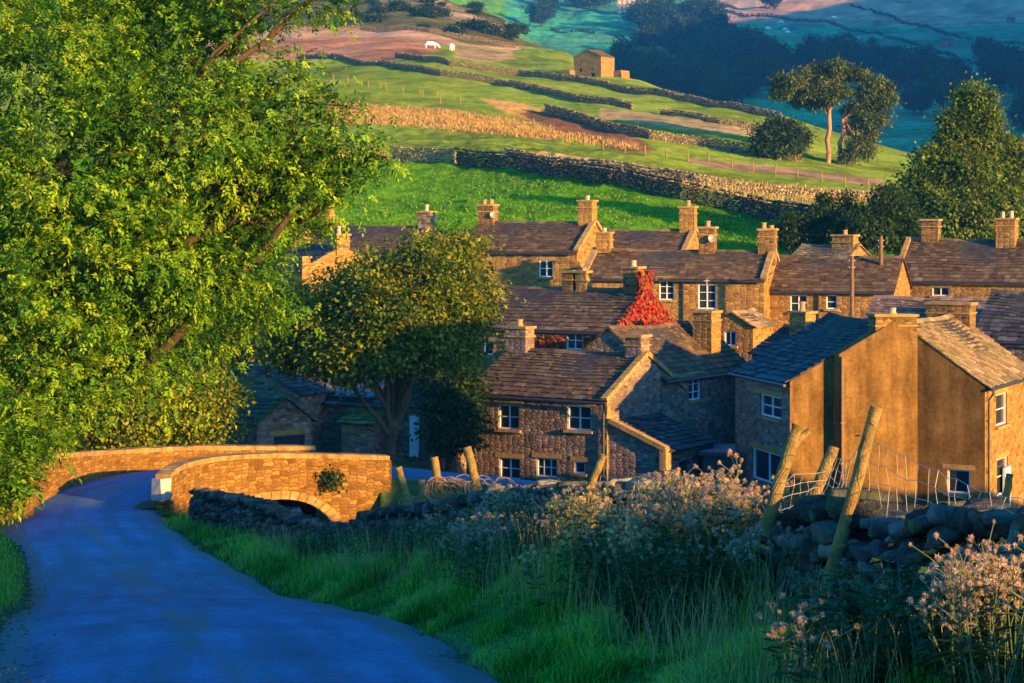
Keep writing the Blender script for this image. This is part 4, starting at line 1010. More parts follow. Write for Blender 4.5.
for k in range(20):
    a0, a1 = math.pi * k / 20, math.pi * (k + 1) / 20
    p0, p1 = (XC - HS * math.cos(a0), ZC - RI + RI * math.sin(a0)), (XC - HS * math.cos(a1), ZC - RI + RI * math.sin(a1))
    y0, y1 = 66.3, 73.2
    mb.poly([(p0[0], y0, p0[1]), (p0[0], y1, p0[1]), (p1[0], y1, p1[1]), (p1[0], y0, p1[1])], [(0, k * .2), (6.8, k * .2), (6.8, k * .2 + .2), (0, k * .2 + .2)])
for sx in (-1, 1):
    x = XC + sx * HS; mb.poly([(x, 66.3, -12.6), (x, 73.2, -12.6), (x, 73.2, ZC - RI), (x, 66.3, ZC - RI)], [(0, 0), (6.8, 0), (6.8, 2), (0, 2)])
mb.build('arch_barrel', M['stone_grey'], br)
mb = MB(); mb.box((near2[0][0] - .05, near2[0][1] - .05, near2[0][2] - .3), (.42, .4, .62), Matrix.Rotation(R(50), 3, 'Z'), jit=.03); mb.build('end_stone', M['limewash'], br)
mb = MB(); xs = np.linspace(-11.6, -3.9, 22); zr_ = lambda x: float(np.interp(x, ROAD[ROAD[:, 1] > 66.5][:, 0], ROAD[ROAD[:, 1] > 66.5][:, 2])) - .13
fy = lambda x: float(np.interp(x, far[:, 0], far[:, 1])) if x < -7.2 else 73.2
for x0, x1 in zip(xs[:-1], xs[1:]):
    mb.poly([(x0, pr(x0), zr_(x0)), (x1, pr(x1), zr_(x1)), (x1, fy(x1), zr_(x1)), (x0, fy(x0), zr_(x0))], None, (.3, .3, .2))
mb.build('deck', M['dressed'], br)

# ------------------------------------------------------------------ near drystone wall beside the road
_ty = [8, 9.3, 9.8, 10.8, 11.4, 13, 16, 16.7, 17.4, 21.2, 22.2, 27, 32, 35, 41, 43.5, 46, 49, 52, 60]
_tz = [-1.5, -1.6, -2.3, -2.3, -1.75, -1.92, -2.2, -2.4, -3.12, -3.22, -2.98, -3.62, -4.4, -4.95, -6.0, -6.65, -7.05, -7.2, -7.3, -8.1]  # dip out of view by the corner shaped to let sun reach the thistles
wtop = lambda y: float(np.interp(y, _ty, _tz))
BLUE = [(.035, .034, .032), (.07, .066, .06), (.125, .115, .10), (.05, .048, .045), (.09, .078, .06)]
yy = np.arange(8, 60.6, .6)
drystone('drystone_wall', 'tumbled mossy drystone wall running along the verge from the foreground to the bridge', [(xW(y), y, h1(xW(y), y) - .1, wtop(y) - .12 - (.18 if 14.2 < y < 15.0 else 0)) for y in yy], thick=.62, hs=.135, ws=(.14, .42), hi=True, cols=BLUE, seed=5, rows=2, ragged=.9)
# rubble fallen from it
r = np.random.default_rng(3); var, Q0 = ROCK_HI
for k in range(34):
    y = r.uniform(11.5, 26); x = xW(y) + r.choice([-1, 1]) * r.uniform(.3, .9); s = r.uniform(.12, .32)
    V = var[r.integers(len(var))] * (s * r.uniform(.4, .6), s * .45, s * r.uniform(.28, .42)); a = r.uniform(0, 6); c_, s_ = math.cos(a), math.sin(a)
    V = V @ np.array([[c_, s_, 0], [-s_, c_, 0], [0, 0, 1]]); z = h1(x, y) + s * .12
    o = np_mesh('fallen_stone', V, Q0, M['rock'], col=np.tile(np.array(BLUE[r.integers(5)]), (len(V), 1))); o.location = (x, y, z)
    tag(o, 'loose stone fallen from the drystone wall into the weeds', 'stone', 'stones fallen from the wall')
for i, (px, d, w, h) in enumerate([(542, 27.5, .5, .32), (504, 31, .4, .25), (640, 22.3, .6, .3), (618, 23.2, .7, .3)]):
    y = d; x = xW(y); V = var[i] * (w * .36, .18, h * .26); o = np_mesh('cap_stone', V, Q0, M['rock'], col=np.tile(np.array([.24, .2, .12]), (len(V), 1))); o.location = (x, y, wtop(y) + h * .18)
    tag(o, 'big loose stone lying on top of the tumbled wall', 'stone', 'stones lying on the wall top')

# ------------------------------------------------------------------ fence posts and netting above the wall
def post(label, p0, p1, d, r, fork=False, lean=0.0, group='leaning fence posts along the wall'):
    a, b = P(*p0, d), P(*p1, d); b.y += lean; r *= .86
    o = thing('fence_post', label, 'post', a, 0, group); v = b - a; mb = MB()
    n = 9
    pts = [v * t + Vector((random.uniform(-.006, .006), random.uniform(-.006, .006), 0)) for t in np.linspace(-.06, 1, n)]
    mb.tube(pts, [r * random.uniform(.94, 1.05) * (1.05 - .1 * t) for t in np.linspace(0, 1, n)], 14)
    mb.build('stake', M['wood_post'], o, smooth=False)
    if fork:
        q = MB(); q.tube([v * .8 + Vector((.02, 0, 0)), v * .9 + Vector((.065, 0, .0)), v * 1.0 + Vector((.1, 0, -.04))], [r * .6, r * .55, r * .5], 10); q.build('split_end', M['wood_post'], o)
    s = MB()
    for t in (.9,): s.tube([v * t + Vector((-r * .3, -r * 1.0, .02)), v * t + Vector((0, -r * 1.12, .01)), v * t + Vector((r * .3, -r * 1.0, -.01))], .003, 5)
    s.build('staple', M['wire'], o); return o
post('forked sunlit post leaning right over the thistles', (765, 530), (799, 427), 16.3, .062, fork=True, lean=.1)
post('short stout post between the two tallest leaning posts', (812, 500), (834, 447), 18.6, .068)
post('tallest post, leaning right, its lower half dark against the wall', (829, 582), (877, 407), 15.0, .056)
post('thin post on the wall top in front of the grey cottage', (588, 492), (604, 455), 24.0, .055)
post('post with wire coil, closest of the far four to the cottage corner', (479, 494), (467, 447), 33.0, .085)
post('second post from the cottage corner, beside the brown wire coil', (441, 502), (434, 457), 36.0, .09)
post('low stump of a post between two taller leaning posts', (425, 506), (421, 480), 38.5, .09)
post('leftmost sunlit post standing just right of the bridge', (409, 506), (398, 467), 40.0, .09)
post('distant post on the right behind the tumbled wall', (1002, 520), (1010, 474), 22.0, .05)

def netting(label, a0, a1, b0, b1, nx, nz, sag=.12, rad=.004, seed=0):
    """bent stock netting hung between two posts: a0->a1 bottom edge, b0->b1 top edge"""
    r = random.Random(seed); g = {}
    for i in range(nx + 1):
        for k in range(nz + 1):
            t, v = i / nx, k / nz; p = a0.lerp(a1, t).lerp(b0.lerp(b1, t), v); p = p + Vector((r.uniform(-.02, .02), r.uniform(-.06, .06), -sag * math.sin(math.pi * t) * (1 if v > .5 else .6) + r.uniform(-.02, .02))); g[i, k] = p
    mb = MB()
    for k in range(nz + 1): mb.tube([g[i, k] for i in range(nx + 1)], rad, 5)
    for i in range(nx + 1): mb.tube([g[i, k] for k in range(nz + 1)], rad, 5)
    return tag(mb.build('wire_netting', M['wire']), label, 'wire netting', 'wire netting along the wall')
netting('sagging wire netting running right from the tallest post', P(868, 520, 15.2), P(1040, 560, 12.5), P(872, 440, 15.2), P(1040, 505, 12.6), 16, 4, .05, .0025, 1)
netting('square wire netting between the forked post and the short post', P(770, 520, 17), P(815, 505, 18.5), P(778, 478, 17), P(828, 470, 18.5), 6, 4, .02, .003, 2)
netting('crumpled wire netting between the short post and the tallest post', P(820, 500, 18.4), P(850, 510, 15.3), P(832, 458, 18.4), P(868, 438, 15.3), 8, 5, .1, .003, 3)
netting('wire netting draped over the wall right of the thin post', P(596, 505, 23.8), P(668, 515, 20.5), P(602, 474, 23.8), P(664, 478, 20.5), 11, 4, .05, .0038, 4)
def wire_coil(label, c, w, h, n, seed, mat):
    r = random.Random(seed); mb = MB()
    for k in range(n):
        cx, rr_, tilt = r.uniform(-w, w), r.uniform(h * .35, h), r.uniform(-.8, .8)
        pts = []
        for i in range(15):
            a = i / 14 * r.uniform(4.6, 6.3); pts.append(c + Vector((cx + math.cos(a) * rr_ * .45, math.sin(a) * math.sin(tilt) * .3, math.sin(a) * rr_ * .5)))
        mb.tube(pts, .008, 5)
    return tag(mb.build('wire_coil', M[mat]), label, 'wire coil', 'rusty wire coils by the bridge')
M['rust_wire'] = col_mat('rusty_wire', (.26, .16, .08), 5, .3, 40, .1, .002, .7)
wire_coil('thick tangle of brown wire between the far leaning posts', P(450, 490, 34.5), .28, .5, 22, 1, 'rust_wire')
wire_coil('loose loops of brown wire by the post at the cottage corner', P(488, 488, 32.5), .3, .4, 7, 2, 'rust_wire')
wire_coil('low tangle of wire left of the post stump', P(416, 502, 39), .3, .25, 12, 3, 'rust_wire')

# ------------------------------------------------------------------ field walls, fences and barns on the hill
OC = [(.2, .13, .07), (.3, .2, .11), (.38, .27, .15), (.25, .17, .1)]; GY = [(.05, .038, .03), (.08, .06, .045), (.11, .085, .06), (.04, .032, .026)]  # second palette: shade of the long wall put into darker stone colours
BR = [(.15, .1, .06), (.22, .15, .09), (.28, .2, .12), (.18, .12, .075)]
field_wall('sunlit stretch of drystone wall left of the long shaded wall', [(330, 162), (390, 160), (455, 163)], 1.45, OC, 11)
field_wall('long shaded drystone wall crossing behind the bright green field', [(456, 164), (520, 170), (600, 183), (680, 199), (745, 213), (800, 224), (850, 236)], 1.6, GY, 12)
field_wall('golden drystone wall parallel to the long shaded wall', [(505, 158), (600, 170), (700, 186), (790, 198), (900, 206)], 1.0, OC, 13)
field_wall('brown wall climbing from the ploughed patch towards the barn', [(300, 58), (360, 66), (440, 76), (500, 86), (562, 98), (632, 110)], 1.1, BR, 14)
field_wall('upper wall passing just below the barn', [(395, 58), (450, 66), (520, 76), (600, 86), (700, 104), (782, 121)], 1.15, BR, 15)
field_wall('broken wall below the bracken strip', [(545, 112), (600, 128), (650, 140), (700, 146), (765, 158), (800, 162)], 1.2, BR, 16)
field_wall('low crumbling wall in the middle pasture', [(660, 114), (720, 124), (765, 131)], .8, OC, 17)
field_wall('wall along the foot of the heath', [(290, 30), (360, 30), (430, 33), (515, 48)], 1.1, OC, 18)
def rail_fence(pts, label, group, h=1.15):
    n0 = 0
    for (px, py) in pts:
        g = hit(px, py); o = thing('fence_post', label, 'post', g, 0, group); mb = MB(); mb.tube([(0, 0, -.3), (random.uniform(-.08, .08), 0, h * random.uniform(.85, 1.1))], .11, 6); mb.build('stake', M['wood_post'], o)
rail_fence([(534, 126), (553, 134), (569, 140), (584, 145), (603, 150), (625, 153), (645, 155), (666, 158), (688, 161), (709, 162), (732, 167), (753, 171), (775, 174), (797, 178), (822, 182), (845, 186), (868, 190)], 'small pale post in the line crossing the pasture below the pines', 'fence posts across the lower pasture')
rail_fence([(333, 80), (348, 83), (361, 86), (368, 87), (380, 89), (386, 90), (403, 93), (420, 95), (423, 97), (437, 97), (440, 104), (454, 100), (460, 105)], 'tiny pale post in the line left of the ochre bracken bank', 'fence posts in the upper pasture')

g = hit(601, 77); 
barn = thing('field_barn', 'small square sunlit stone barn alone on the hillside', 'barn', g, R(52), None)
dB = g.y; sc_ = dB / F; Lb, Db, hb, rb_ = 14 * sc_ / .6, 27 * sc_ / .8, 21 * sc_, 7.5 * sc_
mb = MB()
for o, t, n, w, ap, hol in (((0, 0, 0), (1, 0, 0), (0, -1, 0), Lb, None, []), ((Lb, 0, 0), (0, 1, 0), (1, 0, 0), Db, (Db / 2, rb_), []), ((Lb, Db, 0), (-1, 0, 0), (0, 1, 0), Lb, None, []), ((0, Db, 0), (0, -1, 0), (-1, 0, 0), Db, (Db / 2, rb_), [(Db * .2, hb * .28, Db * .1, hb * .2), (Db * .62, 0.05, Db * .16, hb * .2), (Db * .64, hb * .35, Db * .06, hb * .18)])):
    wall_face(mb, o, t, n, w, hb, hol, ap, depth=.5)
mb.build('wall', M['stone_gold'], barn); roof_gable(barn, Lb, Db, hb, rb_, cols=SLATE, seed=41)
mb = MB(); mb.box((Lb * .5, Db * .5, hb * .4), (Lb - 1.2, Db - 1.2, hb * .8)); mb.build('dark_interior', M['dark_metal'], barn)  # black block standing in for the darkness behind the barn openings
mb = MB(); mb.box((-.8, Db + .8, hb * .17), (2.2, 2.2, hb * .45), jit=.1); mb.box((Lb + 1.3, -1.0, hb * .1), (3.2, 2.0, hb * .5), jit=.12); mb.build('lean_to', M['stone_gold'], barn)

g = hit(632, 15.5, 650); s_ = g.y / F
man = thing('country_house', 'distant lilac grey country house with rows of white windows above the dark wood', 'house', g, R(-8), None)
Lm, Dm, hm = 30 * s_, 16 * s_, 17 * s_
mb = MB(); hol = [(Lm * (.06 + k * .16), z, Lm * .075, hm * .18) for k in range(6) for z in (hm * .14, hm * .42, hm * .7)]
for o, t, n, w, hl in (((-Lm / 2, 0, 0), (1, 0, 0), (0, -1, 0), Lm, hol), ((Lm / 2, 0, 0), (0, 1, 0), (1, 0, 0), Dm, []), ((Lm / 2, Dm, 0), (-1, 0, 0), (0, 1, 0), Lm, []), ((-Lm / 2, Dm, 0), (0, -1, 0), (-1, 0, 0), Dm, [])): wall_face(mb, o, t, n, w, hm, hl, depth=.3, z0=-6)
mb.build('wall', M['dressed'], man)
for q in hol: window(man, (-Lm / 2, 0, 0), (1, 0, 0), (0, -1, 0), *q, cols=2, rows=2, fw=q[2] * .3, sill=False, lintel=False)
mb = MB(); z = hm; a_ = [(-Lm / 2 - .3, -.3, z), (Lm / 2 + .3, -.3, z), (Lm / 2 + .3, Dm + .3, z), (-Lm / 2 - .3, Dm + .3, z)]; b_ = [(-Lm / 2 + Dm / 2, Dm / 2, z + 3.2), (Lm / 2 - Dm / 2, Dm / 2, z + 3.2)]
for q in ([a_[0], a_[1], b_[1], b_[0]], [a_[1], a_[2], b_[1]], [a_[2], a_[3], b_[0], b_[1]], [a_[3], a_[0], b_[0]]): mb.poly(q, None, SLATE_DK[1])
rf_ = mb.build('roof', M['roof'], man)
for x in (-Lm * .3, Lm * .3):
    mb = MB(); mb.box((x, Dm / 2, z + 3.6), (2, 1.4, 2.6)); mb.build('chimney', M['dressed'], rf_)
for px, py, w, lab in ((945, 47, 16, 'far shaded field barn right of the pines, beside a pale patch'), (877, 26, 9, 'tiny far barn high on the shaded dale side'), (1010, 22, 9, 'tiny far barn near the top right slope')):
    g = hit(px, py, 620); s_ = g.y / F; o = thing('field_barn', lab, 'barn', g, R(30), 'far shaded barns across the dale')
    mb = MB(); l_, d_, h_, r_ = w * s_ * .8, w * s_ * .5, w * s_ * .42, w * s_ * .18
    for oo, t, n, ww, ap, hl in (((0, 0, 0), (1, 0, 0), (0, -1, 0), l_, None, [(l_ * .42, 0, l_ * .16, h_ * .6)]), ((l_, 0, 0), (0, 1, 0), (1, 0, 0), d_, (d_ / 2, r_), []), ((l_, d_, 0), (-1, 0, 0), (0, 1, 0), l_, None, []), ((0, d_, 0), (0, -1, 0), (-1, 0, 0), d_, (d_ / 2, r_), [])): wall_face(mb, oo, t, n, ww, h_, hl, ap, z0=-4)
    mb.build('wall', M['stone_grey'], o)
    mb = MB(); rr_ = (0, d_ / 2, h_ + r_ + .15), (l_, d_ / 2, h_ + r_ + .15)
    mb.poly([(-.3, -.4, h_), (l_ + .3, -.4, h_), rr_[1], rr_[0]], None, SLATE_DK[1]); mb.poly([(l_ + .3, d_ + .4, h_), (-.3, d_ + .4, h_), rr_[0], rr_[1]], None, SLATE_DK[1]); mb.build('roof', M['roof'], o)
FW = [(.05, .05, .045), (.08, .075, .06), (.035, .035, .03)]
def far_wall(label, pts, seed):
    P3 = [hit(*q, 560) for q in pts]; path = []
    for a, b in zip(P3[:-1], P3[1:]):
        if (b - a).length > 500: continue
        for t in np.linspace(0, 1, max(2, int((b - a).length / 6)), endpoint=False): path.append(a.lerp(b, t))
    if len(path) > 2: drystone('drystone_wall', label, [(q.x, q.y, h1(q.x, q.y) - .3, h1(q.x, q.y) + 1.9) for q in path], thick=.9, hs=.7, ws=(.8, 2.2), cols=FW, seed=seed, group='far walls across the dale')
far_wall('far dark wall slanting across the shaded dale above the white sheep', [(700, 8), (760, 16), (830, 24), (900, 40), (960, 62), (1030, 72)], 61)
far_wall('far dark wall dropping towards the shaded barn at the right', [(850, 6), (900, 22), (950, 36), (1030, 48)], 62)
far_wall('far dark wall along the valley bottom above the tree belt', [(790, 62), (860, 58), (930, 60), (1030, 66)], 63)
far_wall('far dark wall left of the distant country house', [(505, 22), (550, 30), (600, 36)], 64)
# animals: a one-skin body each
import bmesh
def animal(name, label, cat, g, L, Hh, rz, group, mat, graze=True):
    """skinned skeleton: trunk, neck and lowered head, tail, four jointed legs"""
    b = L / 2; z = Hh * .64
    pts = [(-b * .75, 0, z), (-b * .2, 0, z * .97), (b * .35, 0, z * .97), (b * .7, 0, z * 1.05), (b * 1.05, 0, z * .8), (b * 1.3, 0, z * .35 if graze else z * 1.3), (b * 1.5, 0, z * .2 if graze else z * 1.25), (-b * .95, 0, z * .85), (-b * 1.0, 0, z * .5)]
    rad = [.26, .3, .29, .26, .16, .12, .07, .05, .035]; ed = [(0, 1), (1, 2), (2, 3), (3, 4), (4, 5), (5, 6), (0, 7), (7, 8)]
    for sx, base, j in ((-b * .7, 0, 1), (b * .6, 3, -1)):
        for sy in (-1, 1):
            n = len(pts); y = sy * Hh * .16
            pts += [(sx, y, z * .72), (sx + (-.06 * L if j > 0 else .02 * L), y, z * .36), (sx, y, 0.02)]; rad += [.09, .045, .04]; ed += [(base, n), (n, n + 1), (n + 1, n + 2)]
    me = bpy.data.meshes.new('body'); me.from_pydata(pts, ed, []); o = bpy.data.objects.new('body', me); COL.objects.link(o)
    md = o.modifiers.new('skin', 'SKIN'); o.modifiers.new('sub', 'SUBSURF').levels = 1; o.modifiers['sub'].render_levels = 1
    lay = me.skin_vertices[0] if len(me.skin_vertices) else None
    if lay is None:
        bm = bmesh.new(); bm.from_mesh(me); bm.verts.layers.skin.verify(); bm.to_mesh(me); bm.free(); lay = me.skin_vertices[0]
    for i, q in enumerate(rad): lay.data[i].radius = (q * Hh, q * Hh)
    lay.data[1].use_root = True
    dg = bpy.context.evaluated_depsgraph_get(); m2 = bpy.data.meshes.new_from_object(o.evaluated_get(dg)); bpy.data.objects.remove(o)
    a = m2.color_attributes.new('Col', 'FLOAT_COLOR', 'POINT'); a.data.foreach_set('color', np.ones(len(m2.vertices) * 4, np.float32))
    m2.materials.clear(); m2.materials.append(mat)
    for p in m2.polygons: p.use_smooth = True
    t = bpy.data.objects.new(name, m2); COL.objects.link(t); t.location = g; t.rotation_euler = (0, 0, rz)
    return tag(t, label, cat, group)
animal('cow', 'white cow standing side on in the upper pasture', 'cow', hit(431, 48.5), 3.0, 1.9, R(10), 'white cattle in the upper pasture', M['wool'])
animal('cow', 'white cow seen end on right of the other white cow', 'cow', hit(452, 51), 2.6, 1.9, R(80), 'white cattle in the upper pasture', M['wool'], False)
for px, py, rz in ((768, 30, 20), (781, 24, 160), (785, 31, 40), (788, 34, 200), (834, 19, 0)):
    animal('sheep', 'white sheep grazing far off on the shaded dale side', 'sheep', hit(px, py, 620), 3.4, 2.3, R(rz), 'sheep on the far dale side', M['wool'])
# ------------------------------------------------------------------ foliage
def basis(n):
    """orthonormal frames for unit vectors n (k,3)"""
    ref = np.where(np.abs(n[:, 2:3]) < .9, np.array([[0, 0, 1.0]]), np.array([[1.0, 0, 0]]))
    a = np.cross(n, ref); a /= np.linalg.norm(a, axis=1, keepdims=True) + 1e-9; b = np.cross(n, a); return a, b
def unit(v): return v / (np.linalg.norm(v, axis=-1, keepdims=True) + 1e-9)
def leaves_mesh(pos, along, nrm, ln, wd, col):
    """folded leaf quads; pos base point, along tip direction"""
    n = len(pos); side = unit(np.cross(along, nrm)); nr = unit(np.cross(side, along))
    ln = ln[:, None]; wd = wd[:, None]
    V = np.empty((n, 4, 3)); V[:, 0] = pos; V[:, 1] = pos + along * ln * .5 + side * wd * .5 + nr * wd * .15; V[:, 2] = pos + along * ln - nr * ln * .12; V[:, 3] = pos + along * ln * .5 - side * wd * .5 + nr * wd * .15
    return V.reshape(-1, 3), np.arange(4 * n).reshape(n, 4), np.repeat(col, 4, axis=0)
def clumpy(blobs, n, r, clump=.32, per=26, shell=.62):
    """points spread as twig clumps through the outer part of ellipsoid lobes"""
    B = np.array([(b[0], b[1], b[2], b[3], b[4] if len(b) > 4 else b[3], b[5] if len(b) > 5 else b[3]) for b in blobs], float)
    w = (B[:, 3] * B[:, 5]) ** 1.0; w = w / w.sum(); nc = max(1, n // per)
    k = r.choice(len(B), nc, p=w); d = unit(r.normal(size=(nc, 3))); rad = r.uniform(shell, 1.05, nc)[:, None] * (1 + .2 * r.normal(size=(nc, 1)))
    c = B[k, :3] + d * rad * B[k, 3:6]
    cs = clump * r.uniform(.5, 1.4, nc)
    idx = r.integers(0, nc, n); off = r.normal(size=(n, 3)) * np.array([1, 1, .62]); p = c[idx] + off * cs[idx][:, None]
    out = unit(d[idx] + .5 * unit(off)); tone = r.normal(0, 1, nc)[idx]
    return p, out, tone
def crown(name, blobs, n, r, size, pal, mat, parent, clump=.32, per=26, shell=.62, droop=.3, sprig=1, asp=.5, loc=(0, 0, 0)):
    m = n // sprig; p, out, tone = clumpy(blobs, m, r, clump, per, shell); pal = np.array(pal)
    axis = unit(out + r.normal(0, .7, (m, 3)) - np.array([0, 0, droop])); nrm = unit(out * .6 + np.array([0, 0, .8]) + r.normal(0, .45, (m, 3)))
    ci = np.clip(((tone * .28 + r.normal(0, .22, m) + .5) * len(pal)).astype(int), 0, len(pal) - 1); col = pal[ci] * r.uniform(.75, 1.25, (m, 1))
    sz = size * r.uniform(.6, 1.25, m)
    if sprig > 1:
        side = unit(np.cross(axis, nrm)); P_, A_, N_, L_, C_ = [], [], [], [], []
        for j in range(sprig):
            t = (j // 2 + 1) / (sprig // 2 + 1); s = 1 if j % 2 else -1
            if j == sprig - 1: t, s = 1.0, 0
            pos = p + axis * (sz * 2.0 * t)[:, None] - np.array([0, 0, 1.0]) * (sz * .35 * t * t)[:, None]
            a = unit(axis * (.55 if s else 1) + side * s * .85 - np.array([0, 0, .15]) + r.normal(0, .18, (m, 3)))
            P_.append(pos); A_.append(a); N_.append(unit(nrm + r.normal(0, .25, (m, 3)))); L_.append(sz * r.uniform(.8, 1.15, m)); C_.append(col * r.uniform(.85, 1.15, (m, 1)))
        p, axis, nrm, sz, col = map(np.concatenate, (P_, A_, N_, L_, C_))
    V, Q, C = leaves_mesh(p - np.array(loc), axis, nrm, sz, sz * asp, col)
    return np_mesh(name, V, Q, mat, col=np.clip(C, .003, 1), parent=parent)
def limb(mb, a, b, r0, r1, r, bend=.12, n=7):
    a, b = Vector(a), Vector(b); L = (b - a).length; pts = []
    o = Vector(r.normal(0, bend * L, 3)); 
    for t in np.linspace(0, 1, n): pts.append(a.lerp(b, t) + o * math.sin(math.pi * t) * .6 + Vector(r.normal(0, .02 * L, 3)) * (0 < t < 1) + Vector((0, 0, .12 * L * math.sin(math.pi * t))))
    mb.tube(pts, [r0 + (r1 - r0) * t for t in np.linspace(0, 1, n)], 8, cap=False); return pts
def tree(name, label, cat, base, blobs, n, size, pal, trunk_r, seed, mat='leaf', bark='bark', group=None, fork=.35, lean=None, twigs=3, lobes=True, **kw):
    r = np.random.default_rng(seed); base = Vector(base); root = thing(name, label, cat, base, 0, group)
    top = Vector(np.mean([b[:3] for b in blobs], axis=0)) if lean is None else Vector(lean)
    mb = MB(); f = base.lerp(top, fork); f.x += r.normal(0, .1); tp = limb(mb, Vector((0, 0, -.4)), f - base, trunk_r * 1.15, trunk_r * .75, r, .03)
    for b in blobs:
        c = Vector(b[:3]) - base; st = tp[-1 - int(r.integers(0, 3))]
        pts = limb(mb, st, c, trunk_r * .5, trunk_r * .14, r)
        for _ in range(twigs):
            q = pts[int(r.integers(2, 7))]; d = Vector(unit(r.normal(size=3))); rr = Vector((b[3], b[4] if len(b) > 4 else b[3], b[5] if len(b) > 5 else b[3])) * .95
            limb(mb, q, c + Vector((d.x * rr.x, d.y * rr.y, d.z * rr.z)), trunk_r * .13, trunk_r * .035, r, .1, 5)
    mb.build('trunk', M[bark], root, smooth=True)
    crown('crown', lobed(blobs, r) if lobes else blobs, n, r, size, pal, M[mat], root, loc=base, **kw); return root
def lobed(blobs, r, k=4, q=.42):
    out = []
    for b in blobs:
        c = np.array(b[:3]); rr = np.array([b[3], b[4] if len(b) > 4 else b[3], b[5] if len(b) > 5 else b[3]])
        out.append((*c, *(rr * .78)))
        for _ in range(k):
            d = unit(r.normal(size=3) * np.array([1, 1, .9])); out.append((*(c + d * rr * .72), *(rr * q * r.uniform(.7, 1.2))))
    return out
def PB(px, py, d, rp, ry=None, rz=None):
    """picture blob -> world ellipsoid (radius in pixels at that depth)"""
    p = P(px, py, d); s = d / F; return (p.x, p.y, p.z, rp * s, (ry if ry else rp) * s, (rz if rz else rp) * s)
ASH = [(.02, .07, .005), (.05, .14, .006), (.095, .205, .007), (.155, .27, .008), (.21, .29, .010)]  # darker greens carry the shade between leaf clumps in their colour
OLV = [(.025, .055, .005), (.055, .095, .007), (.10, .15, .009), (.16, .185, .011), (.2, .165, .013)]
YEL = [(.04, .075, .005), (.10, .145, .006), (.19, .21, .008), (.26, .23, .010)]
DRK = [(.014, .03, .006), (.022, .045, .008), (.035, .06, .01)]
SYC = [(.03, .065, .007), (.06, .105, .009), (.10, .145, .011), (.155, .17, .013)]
# big ash on the left, trunk left of the road
d = 44
ash = [PB(60, 60, 44, 95), PB(160, 30, 46, 90), PB(245, 20, 45, 55, 70, 42), PB(312, -2, 44, 38, 50, 20), PB(-40, 150, 43, 110), PB(70, 170, 41, 95), PB(175, 140, 42, 90), PB(238, 105, 43, 56), PB(285, 150, 42.6, 34, 44, 26), PB(270, 225, 43.5, 36, 44, 26), PB(300, 75, 43.5, 26, 34, 18), PB(298, 140, 43, 36, 50, 24), PB(345, 152, 42.5, 36, 40, 22), PB(368, 158, 42.5, 18, 22, 14), PB(325, 112, 43, 26, 36, 18), PB(352, 172, 42.6, 24, 34, 15), PB(318, 168, 42.8, 30, 40, 20), PB(335, 196, 43.4, 16, 26, 12), PB(290, 190, 43, 32, 40, 22), PB(270, 178, 43, 55, 60, 34), PB(300, 212, 44, 28, 40, 18),
       PB(60, 270, 41, 95), PB(160, 245, 42, 85), PB(235, 250, 44, 58), PB(262, 300, 45, 36, 50, 26), PB(150, 320, 44, 75), PB(50, 350, 42, 85), PB(-30, 300, 42, 90), PB(225, 310, 46, 40), PB(10, -30, 46, 90), PB(120, -40, 47, 80), PB(0, 420, 41, 55), PB(200, -20, 46, 60)]
tree('ash_tree', 'huge bright green ash tree leaning over the left of the road', 'tree', (X(-60, 45), 45.0, h1(X(-60, 45), 45)), ash, 235000, .118, ASH, .34, 21, sprig=7, asp=.44, clump=.34, per=20, fork=.5, droop=.2, group=None, shell=.72)
# branch tips hanging at the road edge
tree('ash_sapling', 'leafy bright sapling at the left edge above the road verge', 'tree', (X(-30, 39), 39.0, h1(X(-30, 39), 39)), [PB(0, 440, 39, 32), PB(5, 480, 39, 26, 30, 34), PB(-30, 470, 39, 40), PB(20, 425, 39.5, 30)], 14000, .14, ASH, .07, 22, sprig=7, asp=.36, clump=.2, per=8)
tree('hawthorn', 'yellowish hawthorn thicket behind the far bridge parapet, under the ash', 'tree', (X(110, 78), 78.0, h1(X(110, 78), 78)), [PB(60, 425, 76, 45), PB(110, 400, 77, 52), PB(165, 410, 77, 50), PB(205, 395, 78, 40, 50, 36), PB(130, 440, 76, 40, 40, 22), PB(190, 435, 77, 34, 40, 22), PB(40, 390, 78, 60), PB(220, 420, 78, 22)], 42000, .2, YEL, .22, 23, asp=.6, clump=.45, per=50)
tree('sycamore', 'rounded olive and russet tree in front of the cottages right of the ash', 'tree', (X(386, 78), 78.0, h1(X(386, 78), 78)), [PB(330, 330, 78, 52, 60, 36), PB(305, 345, 79, 34, 50, 24), PB(390, 300, 77, 62, 70, 48), PB(440, 310, 78, 50, 60, 40), PB(465, 285, 79, 30, 40, 26), PB(420, 262, 79, 45, 60, 26), PB(445, 250, 80, 30, 40, 18), PB(360, 290, 78, 45, 60, 30), PB(400, 345, 77, 55, 60, 28), PB(345, 360, 77, 38, 50, 20), PB(455, 345, 78, 32, 50, 24), PB(480, 310, 79, 18, 30, 16)], 80000, .19, OLV, .26, 24, asp=.65, clump=.42, per=60, fork=.3, shell=.5)
